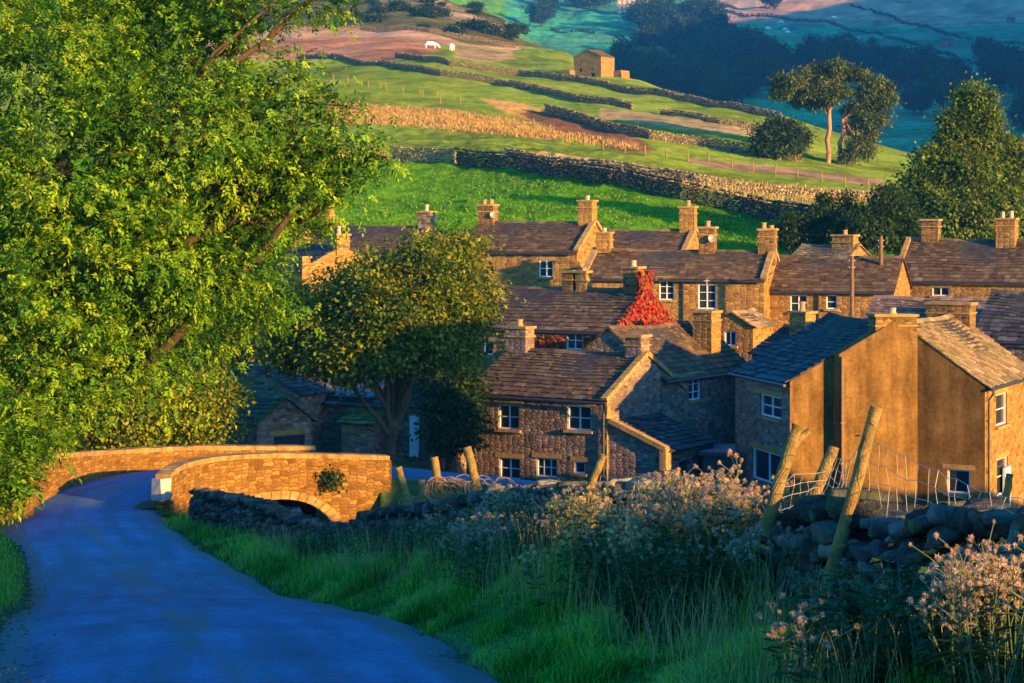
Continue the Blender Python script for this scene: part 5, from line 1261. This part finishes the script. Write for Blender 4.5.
for i, (lab, px, d, blobs, n) in enumerate([
    ('dark shaded tree filling the gap above the stone barn', 250, 96, [PB(220, 330, 95, 55), PB(270, 330, 96, 48), PB(300, 320, 97, 40), PB(240, 290, 96, 45), PB(200, 370, 94, 45)], 22000),
    ('dark shaded bush between the outbuilding and the grey cottage', 450, 85.3, [PB(450, 400, 85, 16), PB(457, 385, 86.5, 17), PB(455, 425, 84.6, 15, 20, 20), PB(442, 376, 87.5, 16), PB(462, 410, 87.5, 13), PB(450, 442, 84.5, 12, 18, 11)], 10000),
    ('dark evergreen mass behind the hawthorn at the left', 120, 100, [PB(60, 330, 99, 70), PB(150, 340, 100, 65), PB(0, 350, 99, 70)], 22000)]):
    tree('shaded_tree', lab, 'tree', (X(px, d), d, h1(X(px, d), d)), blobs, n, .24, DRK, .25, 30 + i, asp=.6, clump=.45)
# right hand trees
tree('poplar', 'tall ragged poplar with pointed tops above the brown roof', 'tree', (X(955, 150), 150.0, h1(X(955, 150), 150)), [PB(968, 96, 150, 8, 12, 15), PB(972, 112, 150, 11, 14, 16), PB(985, 104, 150, 7, 10, 16), PB(988, 122, 150, 10, 12, 16), PB(956, 122, 150, 10, 14, 16), PB(964, 136, 150, 17, 20, 18), PB(990, 146, 151, 15, 20, 18), PB(944, 146, 150, 11, 16, 16), PB(932, 160, 149, 12, 20, 15), PB(955, 165, 149, 20, 24, 18), PB(985, 172, 149, 20, 24, 20), PB(925, 182, 150, 18, 24, 16), PB(950, 210, 148, 40, 50, 28), PB(985, 215, 148, 35, 40, 28), PB(912, 205, 150, 24, 40, 22)], 46000, .32, SYC, .3, 40, asp=.6, clump=.5, per=45, fork=.3)
tree('poplar', 'bushy olive tree at the right edge beside the tall poplar', 'tree', (X(1025, 152), 152.0, h1(X(1025, 152), 152)), [PB(1012, 160, 152, 22, 30, 24), PB(1030, 165, 152, 26, 30, 30), PB(1015, 195, 151, 26, 30, 24), PB(1045, 205, 152, 30)], 18000, .32, SYC, .25, 41, asp=.6, clump=.5, per=45)
tree('shrub', 'dark bushy shrub left of the poplar behind the low dark roof', 'shrub', (X(880, 140), 140.0, h1(X(880, 140), 140)), [PB(868, 225, 140, 24, 30, 22), PB(890, 215, 141, 28, 30, 26), PB(850, 238, 140, 20, 26, 16), PB(905, 235, 141, 22)], 22000, .28, DRK + [(.05, .08, .015)], .15, 42, asp=.6, clump=.4)
for i, (px, py, w, h, lab) in enumerate([(822, 225, 11, 26, 'slim dark sapling, first left of the bushy shrub'), (845, 225, 10, 28, 'slim dark sapling touching the bushy shrub'), (790, 232, 14, 16, 'low round dark bush beside the end of the shaded wall'), (806, 238, 12, 12, 'small dark bush above the broad chimney roof')]):
    tree('sapling', lab, 'tree', (X(px, 142), 142.0, h1(X(px, 142), 142)), [PB(px, py + h * .2, 142, w, w, h * .7), PB(px + 1, py - h * .6, 142, w * .55, w * .55, h * .6)], 3500, .26, DRK + [(.05, .08, .015)], .07, 45 + i, asp=.55, clump=.3, per=14)
PIN = [(.025, .045, .01), (.042, .068, .012), (.075, .098, .015), (.115, .12, .02)]
def pads(cs, d, r): return [PB(x, y, d + r.normal(0, 1.5), w, w * 1.3, h) for x, y, w, h in cs]
rp_ = np.random.default_rng(5)
gp = hit(828, 163); dp = gp.y
tree('pine_tree', 'tall Scots pine with flat layered crown and bare orange trunk, left of the pair', 'tree', gp, pads([(783, 92, 9, 5), (793, 83, 10, 5), (780, 79, 6, 4), (803, 75, 10, 5), (818, 69, 11, 4), (836, 67, 11, 4), (806, 92, 9, 5), (820, 84, 9, 4), (835, 80, 9, 4), (848, 74, 9, 4), (812, 103, 8, 5), (830, 98, 8, 5), (842, 92, 7, 4), (797, 100, 6, 4)], dp, rp_), 15000, .62, PIN, .32, 50, 'needle', 'pine_bark', asp=.3, clump=.5, per=30, fork=.78, shell=.35, lean=(X(832, dp), dp, Z(84, dp)), twigs=1)
gp = hit(838, 163); dq = gp.y
tree('pine_tree', 'second Scots pine with drooping right side next to the flat topped one', 'tree', gp, pads([(858, 76, 10, 4), (872, 82, 10, 5), (884, 89, 8, 5), (866, 92, 9, 5), (886, 101, 7, 5), (876, 104, 9, 6), (862, 106, 8, 5), (852, 112, 6, 5), (878, 117, 8, 6), (866, 121, 8, 5), (856, 128, 7, 5), (870, 134, 8, 6), (858, 143, 9, 6), (866, 152, 8, 6), (850, 154, 7, 5)], dq, rp_), 15000, .62, PIN, .3, 51, 'needle', 'pine_bark', asp=.3, clump=.5, per=30, fork=.62, shell=.35, lean=(X(850, dq), dq, Z(88, dq)), twigs=1)
gp = hit(778, 160)
tree('pine_tree', 'squat dark bushy pine left of the two tall pines', 'tree', gp, [PB(764, 146, gp.y, 8, 14, 7), PB(770, 134, gp.y, 9, 14, 7), PB(790, 142, gp.y, 10, 16, 9), PB(778, 128, gp.y, 9, 14, 6), PB(792, 127, gp.y, 7, 12, 5), PB(779, 146, gp.y, 9, 14, 8), PB(800, 136, gp.y, 6, 10, 5)], 8000, .8, DRK + PIN[:2], .4, 52, 'needle', 'pine_bark', asp=.25, clump=.7, per=22, fork=.25)
gp = hit(648, 70, 500); 
# woodland trees in the shaded dale, each one an object
def wood_proto(seed, pal, conic=False):
    r = np.random.default_rng(seed); hgt = 12
    bl = [(r.normal(0, 2.2), r.normal(0, 2.2), hgt * r.uniform(.35, .8), r.uniform(2.2, 3.6), r.uniform(2.2, 3.6), r.uniform(2, 3)) for _ in range(8)] + [(0, 0, hgt * .5, 4, 4, 4)]
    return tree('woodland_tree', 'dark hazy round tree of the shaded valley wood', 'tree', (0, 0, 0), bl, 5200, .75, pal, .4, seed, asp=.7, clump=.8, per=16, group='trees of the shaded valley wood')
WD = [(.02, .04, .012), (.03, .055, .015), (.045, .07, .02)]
protos = [wood_proto(60 + k, WD) for k in range(4)]; used = set()
spots = []
r = np.random.default_rng(8)
for px, py, n, sx, sy in ((650, 84, 8, 26, 5), (690, 92, 9, 28, 5), (730, 100, 9, 24, 6), (670, 60, 7, 30, 9), (700, 70, 8, 34, 8), (645, 38, 5, 20, 8), (690, 30, 6, 22, 8), (660, 22, 5, 22, 5), (705, 48, 5, 20, 9), (540, 26, 2, 9, 2), (590, 8, 4, 30, 3), (560, 4, 3, 24, 3), (830, 70, 4, 24, 3), (870, 72, 6, 24, 4), (910, 84, 6, 22, 4), (950, 92, 6, 28, 4), (1000, 78, 7, 26, 6), (1015, 95, 5, 20, 6), (770, 72, 5, 20, 5), (735, 62, 5, 22, 5), (940, 112, 4, 30, 5), (1018, 128, 4, 20, 4), (775, 10, 1, 3, 2), (780, 95, 5, 14, 5)):
    for _ in range(n): spots.append((px + r.normal(0, sx * .6), py + r.normal(0, sy * .6)))
for i, (px, py) in enumerate(spots):
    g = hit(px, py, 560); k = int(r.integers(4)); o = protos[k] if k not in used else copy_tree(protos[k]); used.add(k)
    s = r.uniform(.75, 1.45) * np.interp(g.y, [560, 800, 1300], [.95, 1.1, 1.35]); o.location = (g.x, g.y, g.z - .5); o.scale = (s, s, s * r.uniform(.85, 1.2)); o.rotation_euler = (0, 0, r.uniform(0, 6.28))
for k in range(4):
    if k not in used: protos[k].location = (0, 900, h1(0, 900))
g = hit(643, 68, 480)
tree('ash_tree', 'pale sunlit tree top standing out from the dark valley wood beyond the barn', 'tree', g, [(g.x - 6, g.y, g.z + 8, 5, 5, 3.5), (g.x + 4, g.y, g.z + 8.5, 5.5, 5, 3.5), (g.x, g.y, g.z + 5, 6, 5, 4), (g.x + 10, g.y, g.z + 7, 4, 4, 2.5)], 9000, .7, YEL, .4, 71, asp=.7, clump=.8, per=16)
# gorse and bracken clumps along the heath edge
bp = None
for i in range(46):
    px, py = (r.uniform(340, 590), r.uniform(2, 50)); 
    if py > 20 + (px - 340) * .13: py = r.uniform(2, 20)
    g = hit(px, py)
    if g.y > 900: continue
    if bp is None:
        bp = tree('heath_bush', 'low dark bush on the brown heath slope', 'shrub', (0, 0, 0), [(0, 0, 1.0, 1.6, 1.6, 1), (1, .4, .8, 1.2, 1.2, .8), (-1, -.2, .7, 1.1, 1.1, .8)], 900, .6, DRK + [(.06, .06, .015)], .12, 72, asp=.6, clump=.5, per=12, group='bushes on the heath'); o = bp
    else: o = copy_tree(bp)
    s = r.uniform(.8, 2.0); o.location = g; o.scale = (s, s, s * .8); o.rotation_euler = (0, 0, r.uniform(0, 6))

# ------------------------------------------------------------------ red creeper on the gable
def creeper(label, root, pts_fn, n, size, pal, seed, name='climbing_plant', cat='creeper'):
    r = np.random.default_rng(seed); p, nr = pts_fn(r, n); ax = unit(r.normal(0, .5, (n, 3)) + np.array([0, 0, -.8])); pal = np.array(pal)
    col = pal[r.integers(0, len(pal), n)] * r.uniform(.75, 1.25, (n, 1))
    V, Q, C = leaves_mesh(p, ax, unit(nr + r.normal(0, .35, (n, 3))), size * r.uniform(.6, 1.2, n), size * .9 * r.uniform(.6, 1.1, n), np.clip(col, 0, 1))
    Mw = np.array(Matrix.Translation(root.location) @ Matrix.Rotation(root.rotation_euler.z, 4, 'Z')); V = V @ Mw[:3, :3].T + Mw[:3, 3]
    return tag(np_mesh(name, V, Q, M['leaf'], col=C), label, cat)
he, rise, L, D = INFO[h10.name]
def gable_pts(r, n):
    t = r.uniform(-.02, 1.05, n * 3); q = r.uniform(0, 1, n * 3); y = t * D; top = he + rise * (1 - np.abs(y - D / 2) / (D / 2)) + .2
    ch = np.abs(y - D / 2 + .1) < .62; top = np.where(ch, he + rise + .95, top); z = q * (he + rise + 1.1)
    lim = .35 * np.sin(y * 3) + .15; k = (z < top) & (z > -.3) & ((y > .7 + lim) | (z < he + .6))
    y, z = y[k][:n], z[k][:n]
    while len(y) < n: y = np.concatenate([y, y]); z = np.concatenate([z, z])
    y, z = y[:n], z[:n]; dep = np.abs(r.normal(0, .12, n)) + .1 * np.sin(y * 2.3) * np.sin(z * 2.1) + .1
    return np.stack([L + dep, y, z], 1), np.tile([1.0, -.3, .3], (n, 1))
creeper('fiery red and orange creeper covering a gable and its chimney', h10, gable_pts, 13000, .2, [(.34, .02, .012), (.42, .05, .012), (.36, .03, .02), (.22, .012, .014), (.42, .11, .015), (.12, .02, .015), (.1, .08, .01)], 80)
def front_pts(r, n):
    xa = r.choice([.58, .66, .9], n); x = xa * L + r.normal(0, .5, n); x = np.clip(x, L * .3, L - .1); z = he - .35 - np.abs(r.normal(0, .8, n)); k = np.abs(x - lpt(h10, 574, 340, 96).x) < .6; x = np.where(k, x - 1.3, x)
    return np.stack([x, -.06 - np.abs(r.normal(0, .07, n)), z], 1), np.tile([.2, -1.0, .3], (n, 1))
creeper('rust coloured creeper on the wall beside the long house window', h10, front_pts, 3500, .17, [(.35, .05, .015), (.4, .12, .02), (.3, .03, .015), (.12, .1, .02)], 81)
def fern_pts(r, n):
    c = r.normal(0, .17, (n, 3)) * np.array([1.2, .6, 1]); return c, unit(c + np.array([0, -.6, .4]))
ft = bpy.data.objects.new('tmp', None); ft.location = P(332, 479, 66.4)
creeper('dark fern tuft growing from the face of the sunlit bridge', ft, fern_pts, 170, .15, DRK, 82, 'fern', 'fern'); bpy.data.objects.remove(ft)

# ------------------------------------------------------------------ grass
def blades(name, label, pts, hgt, wid, pal, r, lean=.35, droop=.35, tone=None):
    """curved three-segment blades"""
    n = len(pts); pal = np.array(pal); a = r.uniform(0, 2 * np.pi, n); d = np.stack([np.cos(a), np.sin(a), np.zeros(n)], 1); sd = np.stack([-np.sin(a), np.cos(a), np.zeros(n)], 1)
    b = r.uniform(0, 2 * np.pi, n); ld = np.stack([np.cos(b), np.sin(b), np.zeros(n)], 1) * r.uniform(.1, 1, (n, 1)) * lean
    V = np.empty((n, 7, 3)); up = np.array([0, 0, 1.0])
    for k, (t, w) in enumerate(((0, 1), (.4, .85), (.75, .55))):
        c = pts + (up * t + ld * t ** 2 * 1.4 - up * droop * t ** 3 * np.linalg.norm(ld, axis=1, keepdims=True)) * hgt[:, None]
        V[:, 2 * k] = c - sd * (wid * w)[:, None] * .5; V[:, 2 * k + 1] = c + sd * (wid * w)[:, None] * .5
    V[:, 6] = pts + (up + ld * 1.4 - up * droop * np.linalg.norm(ld, axis=1, keepdims=True)) * hgt[:, None]
    i = np.arange(n)[:, None] * 7
    Q = np.concatenate([i + np.array([[0, 1, 3, 2]]), i + np.array([[2, 3, 5, 4]]), i + np.array([[4, 5, 6, 6]])])
    ix = r.integers(0, len(pal), n) if tone is None else np.clip(((tone + r.normal(0, .22, n) + .5) * len(pal)).astype(int), 0, len(pal) - 1)
    col = pal[ix] * r.uniform(.7, 1.3, (n, 1)); C = np.repeat(col, 7, 0)
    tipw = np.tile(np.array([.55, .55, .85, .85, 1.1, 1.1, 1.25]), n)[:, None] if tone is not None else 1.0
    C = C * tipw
    me = bpy.data.meshes.new(name)
    Vf = V.reshape(-1, 3).astype(np.float32); quads = np.concatenate([i + np.array([[0, 1, 3, 2]]), i + np.array([[2, 3, 5, 4]])]); tris = i + np.array([[4, 5, 6]])
    me.vertices.add(len(Vf)); me.vertices.foreach_set('co', Vf.ravel()); nl = quads.size + tris.size
    me.loops.add(nl); me.loops.foreach_set('vertex_index', np.concatenate([quads.ravel(), tris.ravel()]).astype(np.int32))
    me.polygons.add(len(quads) + len(tris)); me.polygons.foreach_set('loop_start', np.concatenate([np.arange(len(quads)) * 4, quads.size + np.arange(len(tris)) * 3]).astype(np.int32))
    at = me.color_attributes.new('Col', 'FLOAT_COLOR', 'POINT'); c4 = np.ones((len(Vf), 4), np.float32); c4[:, :3] = np.clip(C, .003, 1); at.data.foreach_set('color', c4.ravel())
    me.update(calc_edges=True); me.validate(); me.materials.append(M['grassblade'])
    o = bpy.data.objects.new(name, me); COL.objects.link(o); o['kind'] = 'stuff'; tag(o, label, 'grass'); return o
def scatter(n, y0, y1, fx, r, pw=1.6):
    t = r.random(n); y = (y0 ** (1 - pw) + t * (y1 ** (1 - pw) - y0 ** (1 - pw))) ** (1 / (1 - pw)); x0, x1 = fx(y); u = r.random(n); x = x0 + (x1 - x0) * u
    return x, y, u
r = np.random.default_rng(90)
GRN = [(.03, .11, .010), (.05, .19, .015), (.07, .26, .02), (.11, .33, .03), (.18, .36, .045), (.27, .32, .09)]
x, y, u = scatter(75000, 11.5, 62, lambda y: (xR(y) - .05, xW(y) + .2), r, 2.0)
tuft = fbm(x * 1.7, y * 1.1, 3); hg = (.16 + .26 * u ** 1.3 + .5 * np.clip(tuft, -.3, .6)) * r.uniform(.6, 1.3, len(x)); hg = np.clip(hg * np.interp(u, [0, .04, .15], [.35, .6, 1]) * np.interp(y, [11, 18, 26], [.5, .75, 1]), .05, .75)
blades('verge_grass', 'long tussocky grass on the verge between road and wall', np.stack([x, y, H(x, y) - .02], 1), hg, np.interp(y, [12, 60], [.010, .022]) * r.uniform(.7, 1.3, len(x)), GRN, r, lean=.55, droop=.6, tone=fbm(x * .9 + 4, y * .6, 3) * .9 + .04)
x, y, u = scatter(26000, 26, 62, lambda y: (xL(y) - 3.2, xL(y) + .08), r, 2.0); u = 1 - u
hg = (.12 + .35 * u + .2 * np.clip(fbm(x * 1.3, y * 1.3, 3), -.3, .6)) * r.uniform(.6, 1.3, len(x)); hg = np.clip(hg * np.interp(u, [0, .05, .15], [.3, .6, 1]), .05, .7)
blades('left_verge_grass', 'grass on the left road verge under the ash', np.stack([x, y, H(x, y) - .02], 1), hg, np.interp(y, [26, 60], [.014, .024]) * r.uniform(.7, 1.3, len(x)), GRN, r)
STR = [(.3, .22, .09), (.38, .29, .13), (.22, .17, .07), (.15, .17, .05)]
x, y, u = scatter(4200, 11.5, 50, lambda y: (xR(y) + .9, xW(y) + .3), r, 2.0)
blades('dry_stems', 'pale dry grass stems standing in the verge', np.stack([x, y, H(x, y) - .02], 1), r.uniform(.4, .95, len(x)) * np.interp(y, [11, 20], [.6, 1]), np.interp(y, [12, 60], [.006, .014]) * r.uniform(.7, 1.2, len(x)), STR, r, lean=.3)
x, y, u = scatter(9000, 9, 60, lambda y: (xW(y) + .4, xW(y) + 3.5), r, 1.8)
blades('field_edge_grass', 'rough grass in the field behind the tumbled wall', np.stack([x, y, H(x, y) - .02], 1), r.uniform(.08, .22, len(x)), np.interp(y, [12, 60], [.012, .024]), GRN + STR[:2], r)
# dead leaves and grit gathered along the road edges
nl = 2600; yl = 12 * (60 / 12) ** r.random(nl); sd_ = r.random(nl) < .6
xl = np.where(sd_, xR(yl) - np.abs(r.normal(0, .28, nl)) + .1, xL(yl) + np.abs(r.normal(0, .28, nl)) - .1); zl_ = np.interp(yl, _zy, _zz) + .035
al_ = r.uniform(0, 6.28, nl); Vl, Ql, Cl = leaves_mesh(np.stack([xl, yl, zl_], 1), np.stack([np.cos(al_), np.sin(al_), r.uniform(-.05, .25, nl)], 1), unit(np.stack([r.normal(0, .3, nl), r.normal(0, .3, nl), np.ones(nl)], 1)), r.uniform(.03, .08, nl), r.uniform(.02, .05, nl), np.array([(.22, .13, .04), (.14, .08, .03), (.25, .2, .06), (.09, .07, .05)])[r.integers(0, 4, nl)])
o = np_mesh('fallen_leaves', Vl, Ql, M['grassblade'], col=Cl); o['kind'] = 'stuff'; tag(o, 'dead leaves gathered along both edges of the road', 'leaves')
# rough grass in the dry strips on the hill
def strip(name, label, poly, n, pal, h0, h1__, seed):
    rr = np.random.default_rng(seed); out = []
    xs_, ys_ = [q[0] for q in poly], [q[1] for q in poly]
    while len(out) < n:
        px, py = rr.uniform(min(xs_), max(xs_), 400), rr.uniform(min(ys_), max(ys_), 400); k = inpoly(px, py, poly)
        for a, b in zip(px[k], py[k]): out.append(hit(a, b, 150, 700)[:])
    p = np.array(out[:n]); 
    # each hit grows a small tussock
    p = np.repeat(p, 7, 0); p[:, :2] += rr.normal(0, .7, (len(p), 2)); p[:, 2] = H(p[:, 0], p[:, 1]) - .05
    blades(name, label, p, rr.uniform(h0, h1__, len(p)), np.full(len(p), .12), pal, rr, lean=.6)
strip('dry_bracken', 'dry golden rough grass on the bank across the pasture', [(330, 104), (420, 108), (520, 120), (556, 132), (640, 146), (640, 150), (560, 141), (440, 129), (340, 124)], 1300, [(.45, .26, .06), (.36, .19, .045), (.5, .31, .09), (.25, .17, .04)], .15, .6, 95)
strip('pasture_grass', 'tussocky grass of the bright green field behind the village', [(280, 190), (390, 168), (460, 168), (600, 188), (740, 216), (830, 236), (830, 256), (280, 256)], 2600, [(.05, .17, .004), (.08, .2, .006), (.11, .22, .01), (.14, .2, .02)], .08, .3, 97)
strip('rough_pasture_grass', 'dry rough grass behind the long shaded wall', [(505, 156), (640, 171), (760, 186), (885, 196), (885, 204), (760, 202), (640, 182), (520, 164)], 900, [(.42, .3, .1), (.35, .26, .08), (.2, .2, .05)], .3, .8, 96)

# ------------------------------------------------------------------ thistles and weeds along the wall
FL = [(.68, .4, .22), (.75, .5, .3), (.55, .28, .14), (.68, .42, .27)]
def thistle(seed, hgt, nst=9, nhead=5, label='', group='', pal=FL):
    r = np.random.default_rng(seed); root = thing('thistle', label, 'thistle', (0, 0, 0), 0, group); mb = MB(); heads = []; lf = []
    for s in range(nst):
        a = r.uniform(0, 6.28); sp = r.uniform(.05, .26); h = hgt * r.uniform(.65, 1.05); b = Vector((math.cos(a) * sp * .3, math.sin(a) * sp * .3, -.05)); t = Vector((math.cos(a) * sp * 1.5, math.sin(a) * sp * 1.5, h))
        pts = [b.lerp(t, q) + Vector((r.normal(0, .012), r.normal(0, .012), 0)) for q in (0, .35, .7, 1)]; mb.tube(pts, [.006, .005, .004, .003], 5, (.10, .13, .05), cap=False); heads.append(t)
        for k in range(nhead):
            q = r.uniform(.74, .97); o = b.lerp(t, q); e = o + Vector((r.normal(0, .075), r.normal(0, .075), r.uniform(.05, .16))); mb.tube([o, (o + e) / 2 + Vector((0, 0, .01)), e], .003, 4, (.12, .13, .06), cap=False); heads.append(e)
        for k in range(9):
            q = r.uniform(.05, .85); lf.append((b.lerp(t, q), r.uniform(0, 6.28), r.uniform(.07, .17)))
    mb.build('stems', M['leafstem'], root)
    p = np.array([l[0][:] for l in lf]); a = np.array([l[1] for l in lf]); ln = np.array([l[2] for l in lf]); al = unit(np.stack([np.cos(a), np.sin(a), r.uniform(-.3, .6, len(a))], 1))
    c = np.array([(.03, .06, .015), (.045, .08, .02), (.06, .09, .02)])[r.integers(0, 3, len(a))]
    V, Q, C = leaves_mesh(p, al, np.tile([0, 0, 1.0], (len(a), 1)), ln, ln * .32, c); np_mesh('leaves', V, Q, M['leaf'], col=C, parent=root)
    hp = np.array([h[:] for h in heads]); k = 64; m = len(hp); pos = np.repeat(hp, k, 0); al = unit(r.normal(size=(m * k, 3)) + np.array([0, 0, .35])); rad = np.repeat(r.uniform(.014, .03, m), k)
    pc = np.array(pal); c = np.repeat(pc[r.integers(0, len(pc), m)], k, 0) * r.uniform(.7, 1.2, (m * k, 1))
    V, Q, C = leaves_mesh(pos, al, unit(r.normal(size=(m * k, 3))), rad * r.uniform(.6, 1.25, m * k), rad * .17, np.clip(c, 0, 1)); np_mesh('seed_heads', V, Q, M['petal'], col=C, parent=root)
    return root
M['leafstem'] = col_mat('green_stem', (1, 1, 1), 8, .3, 30, .1, .004, .7)
def colony(protos, spots, r, s0=.85, s1=1.2):
    used = 0
    for i, (x, y) in enumerate(spots):
        o = protos[i] if i < len(protos) else copy_tree(protos[int(r.integers(len(protos)))])
        s = r.uniform(s0, s1); o.location = (x, y, h1(x, y) - .02); o.scale = (s, s, s); o.rotation_euler = (r.normal(0, .06), r.normal(0, .06), r.uniform(0, 6.28))
r = np.random.default_rng(101)
def spot(px, d, jx, jd, n, lo=.2):
    out = []
    for _ in range(n):
        y = d + r.normal(0, jd); x = X(px, d) + r.normal(0, jx); x = min(x, xW(y) - .28); out.append((x, y))
    return out
lab = 'tall thistle gone to creamy seed in the sunlit drift before the wall'
colony([thistle(110 + k, .82, 6, 6, lab, 'sunlit thistles in the middle drift', FL) for k in range(4)], spot(695, 18.2, .36, .8, 17), r)  # sunlight on the drift put into paler seed head colours
lab = 'golden thistle in the clump left of the middle drift'
colony([thistle(120 + k, .76, 6, 6, lab, 'golden thistles left of the drift', [(.75, .5, .16), (.68, .4, .13), (.78, .52, .24)]) for k in range(3)], spot(577, 20.5, .12, .5, 7), r, .9, 1.2)  # gold of the low sun put into the seed head colours
lab = 'greyish shaded thistle in the weeds below the wall by the cottage'
colony([thistle(130 + k, .9, 8, 5, lab, 'shaded thistles below the wall', [(.4, .29, .25), (.46, .35, .32)]) for k in range(3)], spot(520, 26, .55, 2.0, 22) + spot(735, 17, .25, .8, 6) + spot(660, 18.5, .2, .5, 6), r, .8, 1.1)  # shade below the wall put into duller seed head colours
lab = 'close thistle with big pale fluffy heads in the bottom right corner'
colony([thistle(140 + k, .75, 7, 5, lab, 'close thistles in the corner', [(.58, .38, .28), (.62, .43, .35), (.5, .28, .17)]) for k in range(3)], [(X(985, 11.3), 11.3), (X(1010, 11.8), 11.8), (X(950, 12.2), 12.2), (X(1020, 10.9), 10.9), (X(965, 11.0), 11.0), (X(995, 12.6), 12.6), (X(1030, 11.5), 11.5), (X(810, 11.6), 11.6), (X(1000, 10.7), 10.7), (X(975, 11.6), 11.6), (X(1015, 12.3), 12.3), (X(985, 10.5), 10.5), (X(940, 11.4), 11.4)], r, .75, 1.05)
# nettles and docks: dark leafy weeds at the wall foot
def nettle(seed, hgt):
    r = np.random.default_rng(seed); root = thing('nettle', 'dark green leafy nettle on the verge below the tumbled wall', 'nettle', (0, 0, 0), 0, 'nettles at the foot of the wall'); mb = MB(); P_, A_, L_ = [], [], []
    for s in range(9):
        a = r.uniform(0, 6.28); b = Vector((math.cos(a), math.sin(a), 0)) * r.uniform(.02, .25); h = hgt * r.uniform(.6, 1.05); t = b * 1.5 + Vector((0, 0, h)); mb.tube([b, (b + t) / 2, t], [.005, .004, .003], 4, (.06, .09, .03), cap=False)
        for k in range(12):
            q = (k + 1) / 12; 
            for e in (0, math.pi):
                an = a + k * 1.57 + e; P_.append(b.lerp(t, q)[:]); A_.append((math.cos(an), math.sin(an), .1 - .5 * (1 - q))); L_.append(.13 * (1.15 - .6 * q))
    mb.build('stems', M['leafstem'], root); n = len(P_); c = np.array([(.018, .05, .012), (.03, .075, .016), (.045, .09, .02)])[r.integers(0, 3, n)]; L_ = np.array(L_)
    V, Q, C = leaves_mesh(np.array(P_), unit(np.array(A_) + r.normal(0, .1, (n, 3))), unit(np.array([0, 0, 1.0]) + r.normal(0, .25, (n, 3))), L_, L_ * .55, c * r.uniform(.8, 1.2, (n, 1))); np_mesh('leaves', V, Q, M['leaf'], col=C, parent=root); return root
sp = []
for _ in range(130):
    y = 11.5 * (45 / 11.5) ** r.random()
    if y < 22: continue
    sp.append((xW(y) - r.uniform(.3, 1.15), y))
for _ in range(70):
    y = r.uniform(24, 44); sp.append((xW(y) - r.uniform(.28, .6), y))
for _ in range(20):
    y = r.uniform(15.5, 19.5); sp.append((xW(y) - r.uniform(.9, 1.35), y))
for _ in range(12):
    y = r.uniform(11.6, 13.2); sp.append((xW(y) - r.uniform(.6, 1.2), y))
colony([nettle(150 + k, .6) for k in range(4)], sp, r, .6, 1.25)
# ------------------------------------------------------------------ air, light and camera
def haze(density):
    mb = MB(); x0, x1, y0, y1, z0, z1 = -700, 900, -30, 2600, -20, 420
    mb.box(((x0 + x1) / 2, (y0 + y1) / 2, (z0 + z1) / 2), (x1 - x0, y1 - y0, z1 - z0))
    m = bpy.data.materials.new('haze_air'); m.use_nodes = True; nt = m.node_tree; nt.nodes.clear()
    out = nt.nodes.new('ShaderNodeOutputMaterial'); v = nt.nodes.new('ShaderNodeVolumePrincipled'); v.inputs['Density'].default_value = density; v.inputs['Color'].default_value = (.06, .42, 1, 1); v.inputs['Anisotropy'].default_value = .0
    nt.links.new(v.outputs[0], out.inputs['Volume']); o = mb.build('haze', m); o['kind'] = 'stuff'; return o
HAZE = 0.00012
if HAZE: haze(HAZE)
w = bpy.data.worlds.new('World'); scene.world = w; w.use_nodes = True; nt = w.node_tree
bg = nt.nodes['Background']; sky = nt.nodes.new('ShaderNodeTexSky'); sky.sky_type = 'NISHITA'; sky.sun_disc = False
sky.sun_elevation = R(10); sky.sun_rotation = math.atan2(SUN.x, SUN.y); sky.air_density = 1.0; sky.dust_density = .4; sky.ozone_density = 2.5
hs_ = nt.nodes.new('ShaderNodeHueSaturation'); hs_.inputs['Saturation'].default_value = 1.6; nt.links.new(sky.outputs[0], hs_.inputs['Color']); nt.links.new(mixc(nt, hs_.outputs[0], (.85, 1.06, 1.4), 1.0, 'MULTIPLY'), bg.inputs[0]); bg.inputs[1].default_value = .125
sl = bpy.data.lights.new('Sun', 'SUN'); sl.energy = 3.9; sl.angle = R(.5); sl.color = (1, .58, .13)
so = bpy.data.objects.new('Sun', sl); COL.objects.link(so); so.rotation_euler = (-SUN).to_track_quat('-Z', 'Y').to_euler(); so.location = (60, -60, 60)
cam = bpy.data.cameras.new('Camera'); cam.sensor_width = 36; cam.lens = 36 * F / 1024; cam.shift_y = -(341.5 - HY) / 1024; cam.clip_end = 6000; cam.clip_start = .1
co = bpy.data.objects.new('Camera', cam); COL.objects.link(co); co.rotation_euler = (R(90), 0, 0); scene.camera = co
vs = scene.view_settings; vs.view_transform = 'Standard'; vs.look = 'None'; vs.exposure = 2.15; vs.gamma = 1; vs.use_curve_mapping = False
scene.cycles.max_bounces = 5; scene.cycles.diffuse_bounces = 2; scene.cycles.glossy_bounces = 2; scene.cycles.transmission_bounces = 3; scene.cycles.volume_bounces = 0
scene.cycles.use_denoising = True; scene.cycles.volume_step_rate = 20
